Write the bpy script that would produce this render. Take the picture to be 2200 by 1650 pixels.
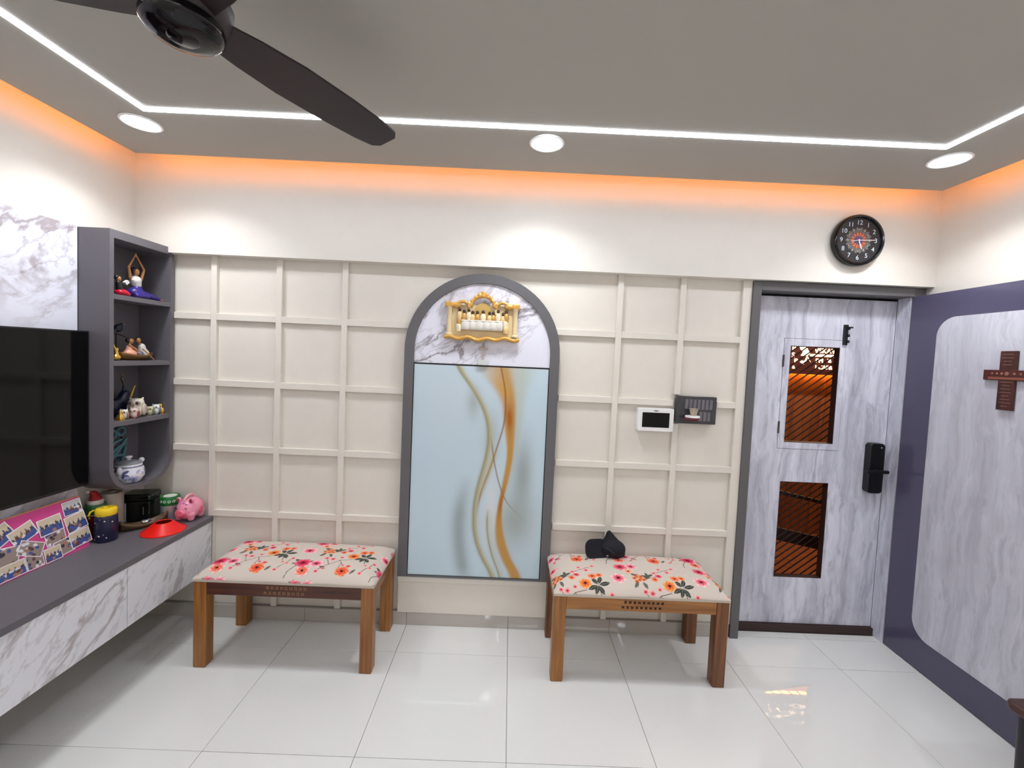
import bpy, bmesh, math, random
import numpy as np
from mathutils import Matrix, Vector, Euler

for o in list(bpy.data.objects):
    bpy.data.objects.remove(o, do_unlink=True)
scene = bpy.context.scene
COL = scene.collection
random.seed(7)
PI = math.pi

# ------------------------------------------------------------------ camera
cam_data = bpy.data.cameras.new('camera')
cam = bpy.data.objects.new('camera', cam_data)
COL.objects.link(cam)
cam_data.sensor_fit = 'HORIZONTAL'
cam_data.sensor_width = 36.0
cam_data.lens = 36.0 * 913.27 / 2200.0
cam_data.shift_x = (1100 - 1102.42) / 2200.0
cam_data.shift_y = (808.40 - 825) / 2200.0
cam_data.clip_start = 0.02
def cam_rot(pitch, yaw, roll):
    cx, sx = math.cos(pitch), math.sin(pitch)
    cy, sy = math.cos(yaw), math.sin(yaw)
    cz, sz = math.cos(roll), math.sin(roll)
    B = Matrix(((1, 0, 0), (0, 0, 1), (0, -1, 0)))
    Rx = Matrix(((1, 0, 0), (0, cx, -sx), (0, sx, cx)))
    Ry = Matrix(((cy, 0, sy), (0, 1, 0), (-sy, 0, cy)))
    Rz = Matrix(((cz, -sz, 0), (sz, cz, 0), (0, 0, 1)))
    R = B @ Ry @ Rx @ Rz
    F = Matrix(((1, 0, 0), (0, -1, 0), (0, 0, -1)))
    return R @ F
cam.matrix_world = Matrix.Translation((0.00176, -2.44911, 1.60456)) @ cam_rot(-0.0446863, 0.0065011, -0.0441454).to_4x4()
scene.camera = cam

# ------------------------------------------------------------------ world, exposure
world = bpy.data.worlds.new('world')
scene.world = world
world.use_nodes = True
world.node_tree.nodes['Background'].inputs[0].default_value = (0.02, 0.018, 0.016, 1)
world.node_tree.nodes['Background'].inputs[1].default_value = 1.0
vs = scene.view_settings
vs.view_transform = 'Standard'
vs.look = 'None'
vs.gamma = 1.0
vs.use_curve_mapping = False
vs.exposure = 0.04
DOWNLIGHT_W = 4.8
DOWNLIGHT_STRENGTH = 16.0
LED_STRENGTH = 33.0
COVE_STRENGTH = 15.0

# ------------------------------------------------------------------ room numbers
XL, XR = -2.117, 2.369          # side walls
YB = 0.021                      # back wall backing; battens stand proud to y = 0
YBEAM, ZBEAM = -0.045, 2.103    # upper wall steps forward
ZC = 2.595                      # false ceiling
YREAR = -4.55
ZTOP = 2.76                     # slab above the cove

# ------------------------------------------------------------------ materials
def lin(c):
    out = []
    for v in c[:3]:
        v = v / 255.0
        out.append(v / 12.92 if v <= 0.04045 else ((v + 0.055) / 1.055) ** 2.4)
    return tuple(out)
def srgb(r, g, b):
    return lin((r, g, b)) + (1.0,)

MATS = {}
def new_mat(name):
    m = bpy.data.materials.new(name)
    m.use_nodes = True
    return m, m.node_tree.nodes, m.node_tree.links, m.node_tree.nodes['Principled BSDF']
def plain(name, rgb, rough=0.5, metal=0.0, coat=0.0, spec=0.5, noise=0.0, nscale=40.0, bump=0.0, trans=0.0, alpha=1.0):
    if name in MATS:
        return MATS[name]
    m, N, L, b = new_mat(name)
    b.inputs['Base Color'].default_value = srgb(*rgb)
    b.inputs['Roughness'].default_value = rough
    b.inputs['Metallic'].default_value = metal
    b.inputs['Coat Weight'].default_value = coat
    b.inputs['Coat Roughness'].default_value = 0.08
    b.inputs['Specular IOR Level'].default_value = spec
    b.inputs['Transmission Weight'].default_value = trans
    if noise > 0 or bump > 0:
        tc = N.new('ShaderNodeTexCoord')
        nz = N.new('ShaderNodeTexNoise')
        nz.inputs['Scale'].default_value = nscale
        nz.inputs['Detail'].default_value = 4
        L.new(tc.outputs['Object'], nz.inputs['Vector'])
        if noise > 0:
            mx = N.new('ShaderNodeMixRGB')
            c = lin(rgb)
            mx.inputs[1].default_value = tuple(v * (1 - noise) for v in c) + (1,)
            mx.inputs[2].default_value = tuple(min(1, v * (1 + noise)) for v in c) + (1,)
            L.new(nz.outputs['Fac'], mx.inputs[0])
            L.new(mx.outputs[0], b.inputs['Base Color'])
        if bump > 0:
            bp = N.new('ShaderNodeBump')
            bp.inputs['Strength'].default_value = bump
            bp.inputs['Distance'].default_value = 0.003
            L.new(nz.outputs['Fac'], bp.inputs['Height'])
            L.new(bp.outputs['Normal'], b.inputs['Normal'])
    MATS[name] = m
    return m
def emit(name, rgb, strength):
    if name in MATS:
        return MATS[name]
    m, N, L, b = new_mat(name)
    b.inputs['Base Color'].default_value = srgb(*rgb)
    b.inputs['Emission Color'].default_value = srgb(*rgb)
    b.inputs['Emission Strength'].default_value = strength
    MATS[name] = m
    return m
def vcol(name, rough=0.5, coat=0.0, spec=0.5, bump=0.0, bscale=900.0):
    if name in MATS:
        return MATS[name]
    m, N, L, b = new_mat(name)
    a = N.new('ShaderNodeAttribute')
    a.attribute_name = 'Col'
    L.new(a.outputs['Color'], b.inputs['Base Color'])
    b.inputs['Roughness'].default_value = rough
    b.inputs['Coat Weight'].default_value = coat
    b.inputs['Coat Roughness'].default_value = 0.03
    b.inputs['Specular IOR Level'].default_value = spec
    if bump > 0:
        tc = N.new('ShaderNodeTexCoord')
        nz = N.new('ShaderNodeTexNoise')
        nz.inputs['Scale'].default_value = bscale
        bp = N.new('ShaderNodeBump')
        bp.inputs['Strength'].default_value = bump
        bp.inputs['Distance'].default_value = 0.001
        L.new(tc.outputs['Object'], nz.inputs['Vector'])
        L.new(nz.outputs['Fac'], bp.inputs['Height'])
        L.new(bp.outputs['Normal'], b.inputs['Normal'])
    MATS[name] = m
    return m
def add_ribs(N, L, b, axis, period, strength):
    tc = N.new('ShaderNodeTexCoord')
    wv = N.new('ShaderNodeTexWave')
    wv.wave_type = 'BANDS'
    wv.bands_direction = axis
    wv.wave_profile = 'SIN'
    wv.inputs['Scale'].default_value = 2 * PI / period / 20.0
    wv.inputs['Distortion'].default_value = 0.0
    L.new(tc.outputs['Object'], wv.inputs['Vector'])
    bp = N.new('ShaderNodeBump')
    bp.inputs['Strength'].default_value = strength
    bp.inputs['Distance'].default_value = 0.0006
    L.new(wv.outputs['Fac'], bp.inputs['Height'])
    L.new(bp.outputs['Normal'], b.inputs['Normal'])
def marble(name, base=(226, 226, 234), vein=(150, 142, 146), scale=2.0, seed=0.0, rot=(0, 0, 0), stretch=(1, 1, 1), rough=0.28, ribs=None):
    """white marble laminate: thin branching veins plus a few broad smoky patches"""
    if name in MATS:
        return MATS[name]
    m, N, L, b = new_mat(name)
    tc = N.new('ShaderNodeTexCoord')
    mp = N.new('ShaderNodeMapping')
    mp.inputs['Location'].default_value = (seed, seed * 1.7, seed * 0.6)
    mp.vector_type = 'TEXTURE'
    mp.inputs['Rotation'].default_value = rot
    mp.inputs['Scale'].default_value = tuple(1.0 / v for v in stretch)
    L.new(tc.outputs['Object'], mp.inputs['Vector'])
    def vein_layer(sc, width, detail, dist):
        nz = N.new('ShaderNodeTexNoise')
        nz.inputs['Scale'].default_value = sc
        nz.inputs['Detail'].default_value = detail
        nz.inputs['Roughness'].default_value = 0.6
        nz.inputs['Distortion'].default_value = dist
        L.new(mp.outputs['Vector'], nz.inputs['Vector'])
        s = N.new('ShaderNodeMath'); s.operation = 'SUBTRACT'; s.inputs[1].default_value = 0.5
        a = N.new('ShaderNodeMath'); a.operation = 'ABSOLUTE'
        r = N.new('ShaderNodeMapRange')
        r.interpolation_type = 'SMOOTHSTEP'
        r.inputs['From Min'].default_value = 0.0
        r.inputs['From Max'].default_value = width
        r.inputs['To Min'].default_value = 1.0
        r.inputs['To Max'].default_value = 0.0
        L.new(nz.outputs['Fac'], s.inputs[0]); L.new(s.outputs[0], a.inputs[0]); L.new(a.outputs[0], r.inputs['Value'])
        return r.outputs['Result']
    v1 = vein_layer(scale, 0.034, 6, 0.6)
    v2 = vein_layer(scale * 2.3, 0.026, 5, 0.4)
    # where veins are strong
    nm = N.new('ShaderNodeTexNoise')
    nm.inputs['Scale'].default_value = scale * 0.9
    nm.inputs['Detail'].default_value = 3
    L.new(mp.outputs['Vector'], nm.inputs['Vector'])
    rm = N.new('ShaderNodeMapRange')
    rm.inputs['From Min'].default_value = 0.38; rm.inputs['From Max'].default_value = 0.58
    L.new(nm.outputs['Fac'], rm.inputs['Value'])
    p1 = N.new('ShaderNodeMath'); p1.operation = 'MULTIPLY'
    L.new(v1, p1.inputs[0]); L.new(rm.outputs['Result'], p1.inputs[1])
    p2 = N.new('ShaderNodeMath'); p2.operation = 'MULTIPLY'
    L.new(v2, p2.inputs[0]); L.new(rm.outputs['Result'], p2.inputs[1])
    h = N.new('ShaderNodeMath'); h.operation = 'MULTIPLY'; h.inputs[1].default_value = 0.5
    L.new(p2.outputs[0], h.inputs[0])
    sm = N.new('ShaderNodeMath'); sm.operation = 'ADD'; sm.use_clamp = True
    L.new(p1.outputs[0], sm.inputs[0]); L.new(h.outputs[0], sm.inputs[1])
    # broad smoke
    ns = N.new('ShaderNodeTexNoise')
    ns.inputs['Scale'].default_value = scale * 1.4
    ns.inputs['Detail'].default_value = 5
    L.new(mp.outputs['Vector'], ns.inputs['Vector'])
    rs = N.new('ShaderNodeMapRange')
    rs.interpolation_type = 'SMOOTHSTEP'
    rs.inputs['From Min'].default_value = 0.60; rs.inputs['From Max'].default_value = 0.70
    rs.inputs['To Max'].default_value = 0.55
    L.new(ns.outputs['Fac'], rs.inputs['Value'])
    mx0 = N.new('ShaderNodeMixRGB')
    mx0.inputs[1].default_value = srgb(*base)
    mx0.inputs[2].default_value = srgb(*[int(0.45 * p + 0.55 * q) for p, q in zip(base, vein)])
    L.new(rs.outputs['Result'], mx0.inputs[0])
    mx = N.new('ShaderNodeMixRGB')
    mx.inputs[2].default_value = srgb(*vein)
    L.new(mx0.outputs[0], mx.inputs[1])
    L.new(sm.outputs[0], mx.inputs[0])
    L.new(mx.outputs[0], b.inputs['Base Color'])
    b.inputs['Roughness'].default_value = rough
    if ribs:
        add_ribs(N, L, b, ribs[0], ribs[1], ribs[2])
    MATS[name] = m
    return m
def travertine(name, axis='X', seed=0.0, ribs=None, light=(226, 226, 238), dark=(148, 146, 160)):
    """pale grey stone-look laminate with wavering upright streaks"""
    if name in MATS:
        return MATS[name]
    m, N, L, b = new_mat(name)
    tc = N.new('ShaderNodeTexCoord')
    mp = N.new('ShaderNodeMapping')
    mp.inputs['Location'].default_value = (seed, seed, seed)
    mp.inputs['Scale'].default_value = (9, 9, 0.9)
    L.new(tc.outputs['Object'], mp.inputs['Vector'])
    nw = N.new('ShaderNodeTexNoise')
    nw.inputs['Scale'].default_value = 4.0
    L.new(tc.outputs['Object'], nw.inputs['Vector'])
    ad = N.new('ShaderNodeMixRGB'); ad.blend_type = 'ADD'; ad.inputs[0].default_value = 0.7
    L.new(mp.outputs['Vector'], ad.inputs[1]); L.new(nw.outputs['Color'], ad.inputs[2])
    def streak(sc, lo, hi, detail):
        nz = N.new('ShaderNodeTexNoise')
        nz.inputs['Scale'].default_value = sc
        nz.inputs['Detail'].default_value = detail
        nz.inputs['Roughness'].default_value = 0.65
        nz.inputs['Distortion'].default_value = 0.3
        L.new(ad.outputs[0], nz.inputs['Vector'])
        r = N.new('ShaderNodeMapRange')
        r.inputs['From Min'].default_value = lo; r.inputs['From Max'].default_value = hi
        L.new(nz.outputs['Fac'], r.inputs['Value'])
        return r.outputs['Result']
    s1 = streak(1.2, 0.35, 0.62, 6)
    s2 = streak(3.5, 0.50, 0.68, 4)
    mx = N.new('ShaderNodeMixRGB')
    mx.inputs[1].default_value = srgb(*[int(.45 * a + .55 * c) for a, c in zip(light, dark)])
    mx.inputs[2].default_value = srgb(*light)
    L.new(s1, mx.inputs[0])
    mx2 = N.new('ShaderNodeMixRGB')
    mx2.inputs[2].default_value = srgb(*dark)
    h = N.new('ShaderNodeMath'); h.operation = 'MULTIPLY'; h.inputs[1].default_value = 0.55
    L.new(s2, h.inputs[0]); L.new(h.outputs[0], mx2.inputs[0])
    L.new(mx.outputs[0], mx2.inputs[1])
    L.new(mx2.outputs[0], b.inputs['Base Color'])
    b.inputs['Roughness'].default_value = 0.3
    if ribs:
        add_ribs(N, L, b, ribs[0], ribs[1], ribs[2])
    MATS[name] = m
    return m
def wood(name, light, dark, axis='Z', scale=1.0, rough=0.35, seed=0.0):
    if name in MATS:
        return MATS[name]
    m, N, L, b = new_mat(name)
    tc = N.new('ShaderNodeTexCoord')
    mp = N.new('ShaderNodeMapping')
    s = {'X': (1.2, 22, 22), 'Y': (22, 1.2, 22), 'Z': (22, 22, 1.2)}[axis]
    mp.inputs['Scale'].default_value = tuple(v * scale for v in s)
    mp.inputs['Location'].default_value = (seed, seed * 2, seed * 3)
    L.new(tc.outputs['Object'], mp.inputs['Vector'])
    nz = N.new('ShaderNodeTexNoise')
    nz.inputs['Scale'].default_value = 1.6
    nz.inputs['Detail'].default_value = 5
    nz.inputs['Distortion'].default_value = 0.8
    L.new(mp.outputs['Vector'], nz.inputs['Vector'])
    cr = N.new('ShaderNodeValToRGB')
    cr.color_ramp.elements[0].position = 0.32; cr.color_ramp.elements[0].color = srgb(*dark)
    cr.color_ramp.elements[1].position = 0.66; cr.color_ramp.elements[1].color = srgb(*light)
    L.new(nz.outputs['Fac'], cr.inputs['Fac'])
    L.new(cr.outputs['Color'], b.inputs['Base Color'])
    b.inputs['Roughness'].default_value = rough
    MATS[name] = m
    return m

M_CREAM = plain('cream_paint', (226, 219, 208), 0.6, noise=0.03, nscale=18, bump=0.02)
M_UPPER = plain('upper_wall_paint', (228, 222, 213), 0.6, noise=0.03, nscale=12)
M_CEIL = plain('ceiling_paint', (172, 168, 160), 0.7, noise=0.01, nscale=5)
M_GREY = plain('grey_laminate', (100, 96, 102), 0.42, noise=0.05, nscale=300)
M_FRAME = plain('grey_frame_laminate', (98, 96, 98), 0.4, noise=0.04, nscale=300)
M_LEAF = plain('slate_laminate', (84, 80, 103), 0.14, noise=0.03, nscale=300)
M_TILE = plain('porcelain_tile', (221, 220, 217), 0.02, noise=0.012, nscale=6, spec=0.6)
M_GROUT = plain('grout', (150, 146, 142), 0.8)
M_SKIRT = plain('skirting_porcelain', (186, 179, 171), 0.025, noise=0.02, nscale=6)
M_BLACK = plain('black_plastic', (14, 14, 16), 0.35)
M_SCREEN = plain('screen_glass', (8, 8, 9), 0.08, spec=0.25)
M_WHITE = plain('white_plastic', (238, 236, 236), 0.35)
M_GOLD = plain('gold_paint', (212, 160, 78), 0.3, metal=0.75)
M_GOLDB = plain('bright_gold', (236, 190, 92), 0.2, metal=0.9)
M_DARKBROWN = plain('dark_brown', (52, 32, 28), 0.5, noise=0.1, nscale=60)

# ------------------------------------------------------------------ mesh helpers
class MB:
    def __init__(self):
        self.bm = bmesh.new()
    def _xf(self, verts, mat):
        for v in verts:
            v.co = mat @ v.co
    def box(self, x0, x1, y0, y1, z0, z1, rot=None, pivot=None):
        vs_ = [self.bm.verts.new(p) for p in ((x0, y0, z0), (x1, y0, z0), (x1, y1, z0), (x0, y1, z0), (x0, y0, z1), (x1, y0, z1), (x1, y1, z1), (x0, y1, z1))]
        for f in ((0, 3, 2, 1), (4, 5, 6, 7), (0, 1, 5, 4), (1, 2, 6, 5), (2, 3, 7, 6), (3, 0, 4, 7)):
            self.bm.faces.new([vs_[i] for i in f])
        if rot is not None:
            pv = Vector(pivot if pivot else ((x0 + x1) / 2, (y0 + y1) / 2, (z0 + z1) / 2))
            m = Matrix.Translation(pv) @ Euler(rot).to_matrix().to_4x4() @ Matrix.Translation(-pv)
            self._xf(vs_, m)
        return self
    def ell(self, c, r, rot=None, seg=20, ring=12):
        res = bmesh.ops.create_uvsphere(self.bm, u_segments=seg, v_segments=ring, radius=1.0)
        m = Matrix.Translation(c) @ (Euler(rot).to_matrix().to_4x4() if rot else Matrix.Identity(4)) @ Matrix.Diagonal((r[0], r[1], r[2], 1))
        self._xf(res['verts'], m)
        return self
    def cap(self, a, b, ra, rb=None, seg=12):
        """tapered capsule from a to b"""
        rb = ra if rb is None else rb
        a, b = Vector(a), Vector(b)
        d = b - a
        q = d.to_track_quat('Z', 'Y').to_matrix().to_4x4()
        res = bmesh.ops.create_cone(self.bm, cap_ends=True, segments=seg, radius1=ra, radius2=rb, depth=d.length)
        self._xf(res['verts'], Matrix.Translation((a + b) / 2) @ q)
        self.ell(a, (ra, ra, ra), seg=seg, ring=8)
        self.ell(b, (rb, rb, rb), seg=seg, ring=8)
        return self
    def cyl(self, a, b, ra, rb=None, seg=24):
        rb = ra if rb is None else rb
        a, b = Vector(a), Vector(b)
        d = b - a
        q = d.to_track_quat('Z', 'Y').to_matrix().to_4x4()
        res = bmesh.ops.create_cone(self.bm, cap_ends=True, segments=seg, radius1=ra, radius2=rb, depth=d.length)
        self._xf(res['verts'], Matrix.Translation((a + b) / 2) @ q)
        return self
    def lathe(self, prof, c=(0, 0, 0), seg=32, scale=(1, 1), mat=None, close=True):
        """prof: list of (radius, z) around +Z"""
        rows = []
        allv = []
        for r, z in prof:
            row = []
            if r < 1e-6:
                v = self.bm.verts.new((0, 0, z)); row = [v] * seg; allv.append(v)
            else:
                for i in range(seg):
                    a = 2 * PI * i / seg
                    v = self.bm.verts.new((r * math.cos(a) * scale[0], r * math.sin(a) * scale[1], z))
                    row.append(v); allv.append(v)
            rows.append(row)
        for k in range(len(rows) - 1):
            for i in range(seg):
                j = (i + 1) % seg
                q = [rows[k][i], rows[k][j], rows[k + 1][j], rows[k + 1][i]]
                u = []
                for v in q:
                    if v not in u:
                        u.append(v)
                if len(u) >= 3:
                    try:
                        self.bm.faces.new(u)
                    except ValueError:
                        pass
        m = Matrix.Translation(c) @ (mat if mat else Matrix.Identity(4))
        self._xf(allv, m)
        return self
    def prism(self, poly, h0, h1, plane='XY', hole=None):
        """extrude polygon; plane gives the polygon's axes, extrusion runs along the third"""
        def P(u, v, w):
            return {'XY': (u, v, w), 'XZ': (u, w, v), 'YZ': (w, u, v)}[plane]
        lo = [self.bm.verts.new(P(u, v, h0)) for u, v in poly]
        hi = [self.bm.verts.new(P(u, v, h1)) for u, v in poly]
        n = len(poly)
        for i in range(n):
            j = (i + 1) % n
            self.bm.faces.new((lo[i], lo[j], hi[j], hi[i]))
        if hole is None:
            self.bm.faces.new(lo[::-1]); self.bm.faces.new(hi)
        else:
            lo2 = [self.bm.verts.new(P(u, v, h0)) for u, v in hole]
            hi2 = [self.bm.verts.new(P(u, v, h1)) for u, v in hole]
            for i in range(n):
                j = (i + 1) % n
                self.bm.faces.new((lo2[j], lo2[i], hi2[i], hi2[j]))
                self.bm.faces.new((lo[j], lo[i], lo2[i], lo2[j]))
                self.bm.faces.new((hi[i], hi[j], hi2[j], hi2[i]))
        return self
    def tube(self, pts, r, seg=10, closed=False):
        pts = [Vector(p) for p in pts]
        n = len(pts)
        rs = r if isinstance(r, (list, tuple)) else [r] * n
        rows = []
        up = Vector((0, 0, 1))
        for i, p in enumerate(pts):
            a = pts[(i - 1) % n] if (closed or i > 0) else pts[i]
            b = pts[(i + 1) % n] if (closed or i < n - 1) else pts[i]
            t = (b - a).normalized()
            u = up - t * up.dot(t)
            if u.length < 1e-3:
                u = Vector((1, 0, 0)) - t * t.x
            u.normalize(); w = t.cross(u)
            rows.append([self.bm.verts.new(p + (u * math.cos(2 * PI * k / seg) + w * math.sin(2 * PI * k / seg)) * rs[i]) for k in range(seg)])
        m = n if closed else n - 1
        for i in range(m):
            A, B = rows[i], rows[(i + 1) % n]
            for k in range(seg):
                l = (k + 1) % seg
                self.bm.faces.new((A[k], A[l], B[l], B[k]))
        if not closed:
            self.bm.faces.new(rows[0][::-1]); self.bm.faces.new(rows[-1])
        return self
    def rotate(self, mat):
        self._xf(self.bm.verts, mat)
        return self
    def obj(self, name, mat, parent=None, bevel=0.0, smooth=False, remesh=0.0, sub=0, kind=None):
        bmesh.ops.recalc_face_normals(self.bm, faces=self.bm.faces)
        me = bpy.data.meshes.new(name)
        self.bm.to_mesh(me)
        self.bm.free()
        me.materials.append(mat)
        o = bpy.data.objects.new(name, me)
        COL.objects.link(o)
        if parent is not None:
            o.parent = parent
        if smooth or remesh:
            me.shade_smooth()
            if not remesh:
                me.set_sharp_from_angle(angle=math.radians(40))
        if remesh:
            r = o.modifiers.new('remesh', 'REMESH'); r.mode = 'VOXEL'; r.voxel_size = remesh; r.use_smooth_shade = True
            s = o.modifiers.new('smooth', 'SMOOTH'); s.factor = 0.5; s.iterations = 4
        if bevel > 0:
            bv = o.modifiers.new('bevel', 'BEVEL'); bv.width = bevel; bv.segments = 2; bv.limit_method = 'ANGLE'
        if sub:
            sb = o.modifiers.new('subdivision', 'SUBSURF'); sb.levels = sub; sb.render_levels = sub
        if kind:
            o['kind'] = kind
        return o

def tag(o, label, cat=None, group=None, kind=None):
    o['label'] = label
    if cat:
        o['category'] = cat
    if group:
        o['group'] = group
    if kind:
        o['kind'] = kind
    return o
def thing(name, label, cat, loc=(0, 0, 0), rotz=0.0, group=None, kind=None):
    o = bpy.data.objects.new(name, None)
    o.empty_display_size = 0.05
    COL.objects.link(o)
    o.location = loc
    o.rotation_euler = (0, 0, rotz)
    return tag(o, label, cat, group, kind)
def share(name, me, parent, loc=(0, 0, 0), rot=(0, 0, 0), scale=(1, 1, 1)):
    o = bpy.data.objects.new(name, me)
    COL.objects.link(o)
    o.parent = parent
    o.location = loc; o.rotation_euler = rot; o.scale = scale
    return o
def round_rect(x0, x1, z0, z1, r, n=10):
    pts = []
    for cx, cz, a0 in ((x1 - r, z0 + r, -PI / 2), (x1 - r, z1 - r, 0), (x0 + r, z1 - r, PI / 2), (x0 + r, z0 + r, PI)):
        for i in range(n + 1):
            a = a0 + PI / 2 * i / n
            pts.append((cx + r * math.cos(a), cz + r * math.sin(a)))
    return pts
def grid_mesh(name, P, C, mat, parent=None, thick=None, smooth=True):
    """P: (nv,nu,3) positions, C: (nv,nu,3) linear colours; optional thickness vector gives it a back and sides"""
    nv, nu = P.shape[:2]
    V = P.reshape(-1, 3)
    Cc = C.reshape(-1, 3)
    idx = np.arange(nv * nu).reshape(nv, nu)
    F = np.stack([idx[:-1, :-1], idx[:-1, 1:], idx[1:, 1:], idx[1:, :-1]], -1).reshape(-1, 4)
    faces = F.tolist()
    if thick is not None:
        rim = list(idx[0, :]) + list(idx[1:, -1]) + list(idx[-1, -2::-1]) + list(idx[-2:0:-1, 0])
        base = len(V)
        V = np.vstack([V, V[rim] + np.array(thick)])
        Cc = np.vstack([Cc, Cc[rim]])
        n = len(rim)
        for i in range(n):
            j = (i + 1) % n
            faces.append([int(rim[j]), int(rim[i]), base + i, base + j])
        faces.append([base + i for i in range(n)])
    me = bpy.data.meshes.new(name)
    me.from_pydata(V.tolist(), [], faces)
    at = me.color_attributes.new('Col', 'FLOAT_COLOR', 'POINT')
    rgba = np.ones((len(V), 4), np.float32)
    rgba[:, :3] = Cc
    at.data.foreach_set('color', rgba.ravel())
    me.materials.append(mat)
    if smooth:
        me.shade_smooth()
        me.set_sharp_from_angle(angle=math.radians(50))
    me.update()
    o = bpy.data.objects.new(name, me)
    COL.objects.link(o)
    if parent is not None:
        o.parent = parent
    return o
def text_mesh(body, size, depth=0.0, align='CENTER'):
    cu = bpy.data.curves.new('lettering', 'FONT')
    cu.body = body; cu.size = size; cu.extrude = depth
    cu.align_x = align; cu.align_y = 'CENTER'
    to = bpy.data.objects.new('lettering', cu)
    COL.objects.link(to)
    bpy.context.view_layer.update()
    dg = bpy.context.evaluated_depsgraph_get()
    me = bpy.data.meshes.new_from_object(to.evaluated_get(dg))
    bpy.data.objects.remove(to, do_unlink=True)
    return me
FACE_CAM = (PI / 2, 0, 0)       # lettering that faces -Y
L3 = lambda r, g, b: np.array(lin((r, g, b)))

# ================================================================== STRUCTURE
# ---- floor: base + single porcelain tiles of 0.6 m
fl = MB().box(XL - 0.1, XR + 0.1, YREAR - 0.1, 0.30, -0.06, -0.009).obj('floor', M_GROUT)
tag(fl, 'glossy off-white porcelain tile floor', 'floor', kind='structure')
GX0, GY0, T, GAP = -1.1484, -0.2357, 0.6, 0.0011
tile_full = None
def tile(x0, x1, y0, y1):
    global tile_full
    w, d = x1 - x0, y1 - y0
    if w < 0.02 or d < 0.02:
        return
    full = abs(w - T) < 1e-4 and abs(d - T) < 1e-4
    if full and tile_full is not None:
        share('tile', tile_full, fl, (x0, y0, 0)); return
    o = MB().box(GAP, w - GAP, GAP, d - GAP, -0.009, 0.0).obj('tile', M_TILE, fl, bevel=0.0012)
    o.location = (x0, y0, 0)
    if full:
        tile_full = o.data
xs = [XL] + [GX0 + T * i for i in range(-1, 7) if XL < GX0 + T * i < XR] + [XR]
ys = [0.013] + [GY0 - T * j for j in range(0, 9) if YREAR < GY0 - T * j] + [YREAR]
for i in range(len(xs) - 1):
    for j in range(len(ys) - 1):
        tile(xs[i], xs[i + 1], ys[j + 1], ys[j])
tile(1.42, 1.8516, 0.013, 0.068)
tile(1.8516, 2.288, 0.013, 0.068)

# ---- back wall, with door opening at right
wb = MB()
wb.box(XL - 0.12, 1.366, YB, 0.16, 0.0, ZTOP)
wb.box(1.366, 2.369, YB, 0.16, 2.108, ZTOP)
wb.box(2.369, XR + 0.12, YB, 0.16, 0.0, ZTOP)
wall_back = wb.obj('wall_back', M_CREAM)
tag(wall_back, 'cream panelled back wall with a raised grid of battens', 'wall', kind='structure')
BW = 0.033
vx = [(-1.7245, -1.6915), (-1.3536, -1.3206), (-0.979, -0.946), (0.596, 0.629), (0.9555, 0.9885), (1.3146, 1.3655)]
Z0B = 0.0775
rowz = [1.743 - 0.3797 * k for k in range(4)]
BH = 0.036
def batten(x0, x1, z0, z1):
    MB().box(x0, x1, 0.0, YB, z0, z1).obj('batten', M_CREAM, wall_back, bevel=0.0015)
for k, (a, b_) in enumerate(vx):
    if k == 4:      # switch plate interrupts this one
        batten(a, b_, Z0B, 1.262); batten(a, b_, 1.432, ZBEAM)
    else:
        batten(a, b_, Z0B, ZBEAM)
segsL = [(-1.933, -1.7245), (-1.6915, -1.3536), (-1.3206, -0.979), (-0.946, -0.612)]
segsR = [(0.285, 0.596), (0.629, 0.9555), (0.9885, 1.3146)]
for k, z in enumerate(rowz):
    for (a, b_) in segsL + segsR:
        if k == 3 and a < -1.9:
            continue
        if k == 1 and (a, b_) == (0.9885, 1.3146):
            batten(1.205, 1.3146, z, z + BH); continue
        if k == 1 and (a, b_) == (0.629, 0.9555):
            batten(a, 0.952, z, z + BH); continue
        if k == 0 and b_ == -0.612:
            b_ = -0.578
        if k == 0 and a == 0.285:
            a = 0.252
        batten(a, b_, z, z + BH)
# upper wall that steps forward above the panelling
ub = MB().box(XL, XR, YBEAM, YB, ZBEAM, ZTOP).obj('wall_upper', M_UPPER)
tag(ub, 'plain cream upper wall stepping forward above the panelling', 'wall', kind='structure')
# side and rear walls
o = MB().box(XL - 0.12, XL, YREAR - 0.12, YB, 0, ZTOP).obj('wall_left', M_UPPER); tag(o, 'cream left wall behind the television', 'wall', kind='structure')
o = MB().box(XR, XR + 0.12, YREAR - 0.12, YB, 0, ZTOP).obj('wall_right', M_UPPER); tag(o, 'cream right wall behind the open door leaf', 'wall', kind='structure')
o = MB().box(XL - 0.12, XR + 0.12, YREAR - 0.12, YREAR, 0, ZTOP).obj('wall_rear', M_UPPER); tag(o, 'cream rear wall behind the viewer', 'wall', kind='structure')
o = MB().box(XL, -0.42, YREAR, -3.02, 0, ZTOP).obj('wall_return', M_UPPER); tag(o, 'cream wall return behind the viewer', 'wall', kind='structure')

# ---- ceiling: false ceiling board with a cove gap, slab above
CX0, CX1, CY1 = -2.030, 2.268, -0.142
ceil = MB().box(CX0, CX1, YREAR, CY1, ZC, ZC + 0.012).obj('ceiling', M_CEIL)
tag(ceil, 'flat false ceiling panel with glowing cove edge', 'ceiling', kind='structure')
MB().box(XL - 0.12, XR + 0.12, YREAR - 0.12, 0.16, ZTOP, ZTOP + 0.08).obj('slab', M_CEIL, ceil)
M_COVE = emit('warm_cove_led', (255, 152, 46), COVE_STRENGTH)
def cove_strip(x0, x1, y0, y1):
    MB().box(x0, x1, y0, y1, ZC + 0.05, ZC + 0.062).obj('cove_strip', M_COVE, ceil)
cove_strip(CX0 + 0.03, CX1 - 0.03, CY1 - 0.040, CY1 - 0.028)
cove_strip(CX0 + 0.028, CX0 + 0.040, YREAR + 0.2, CY1 - 0.05)
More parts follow.
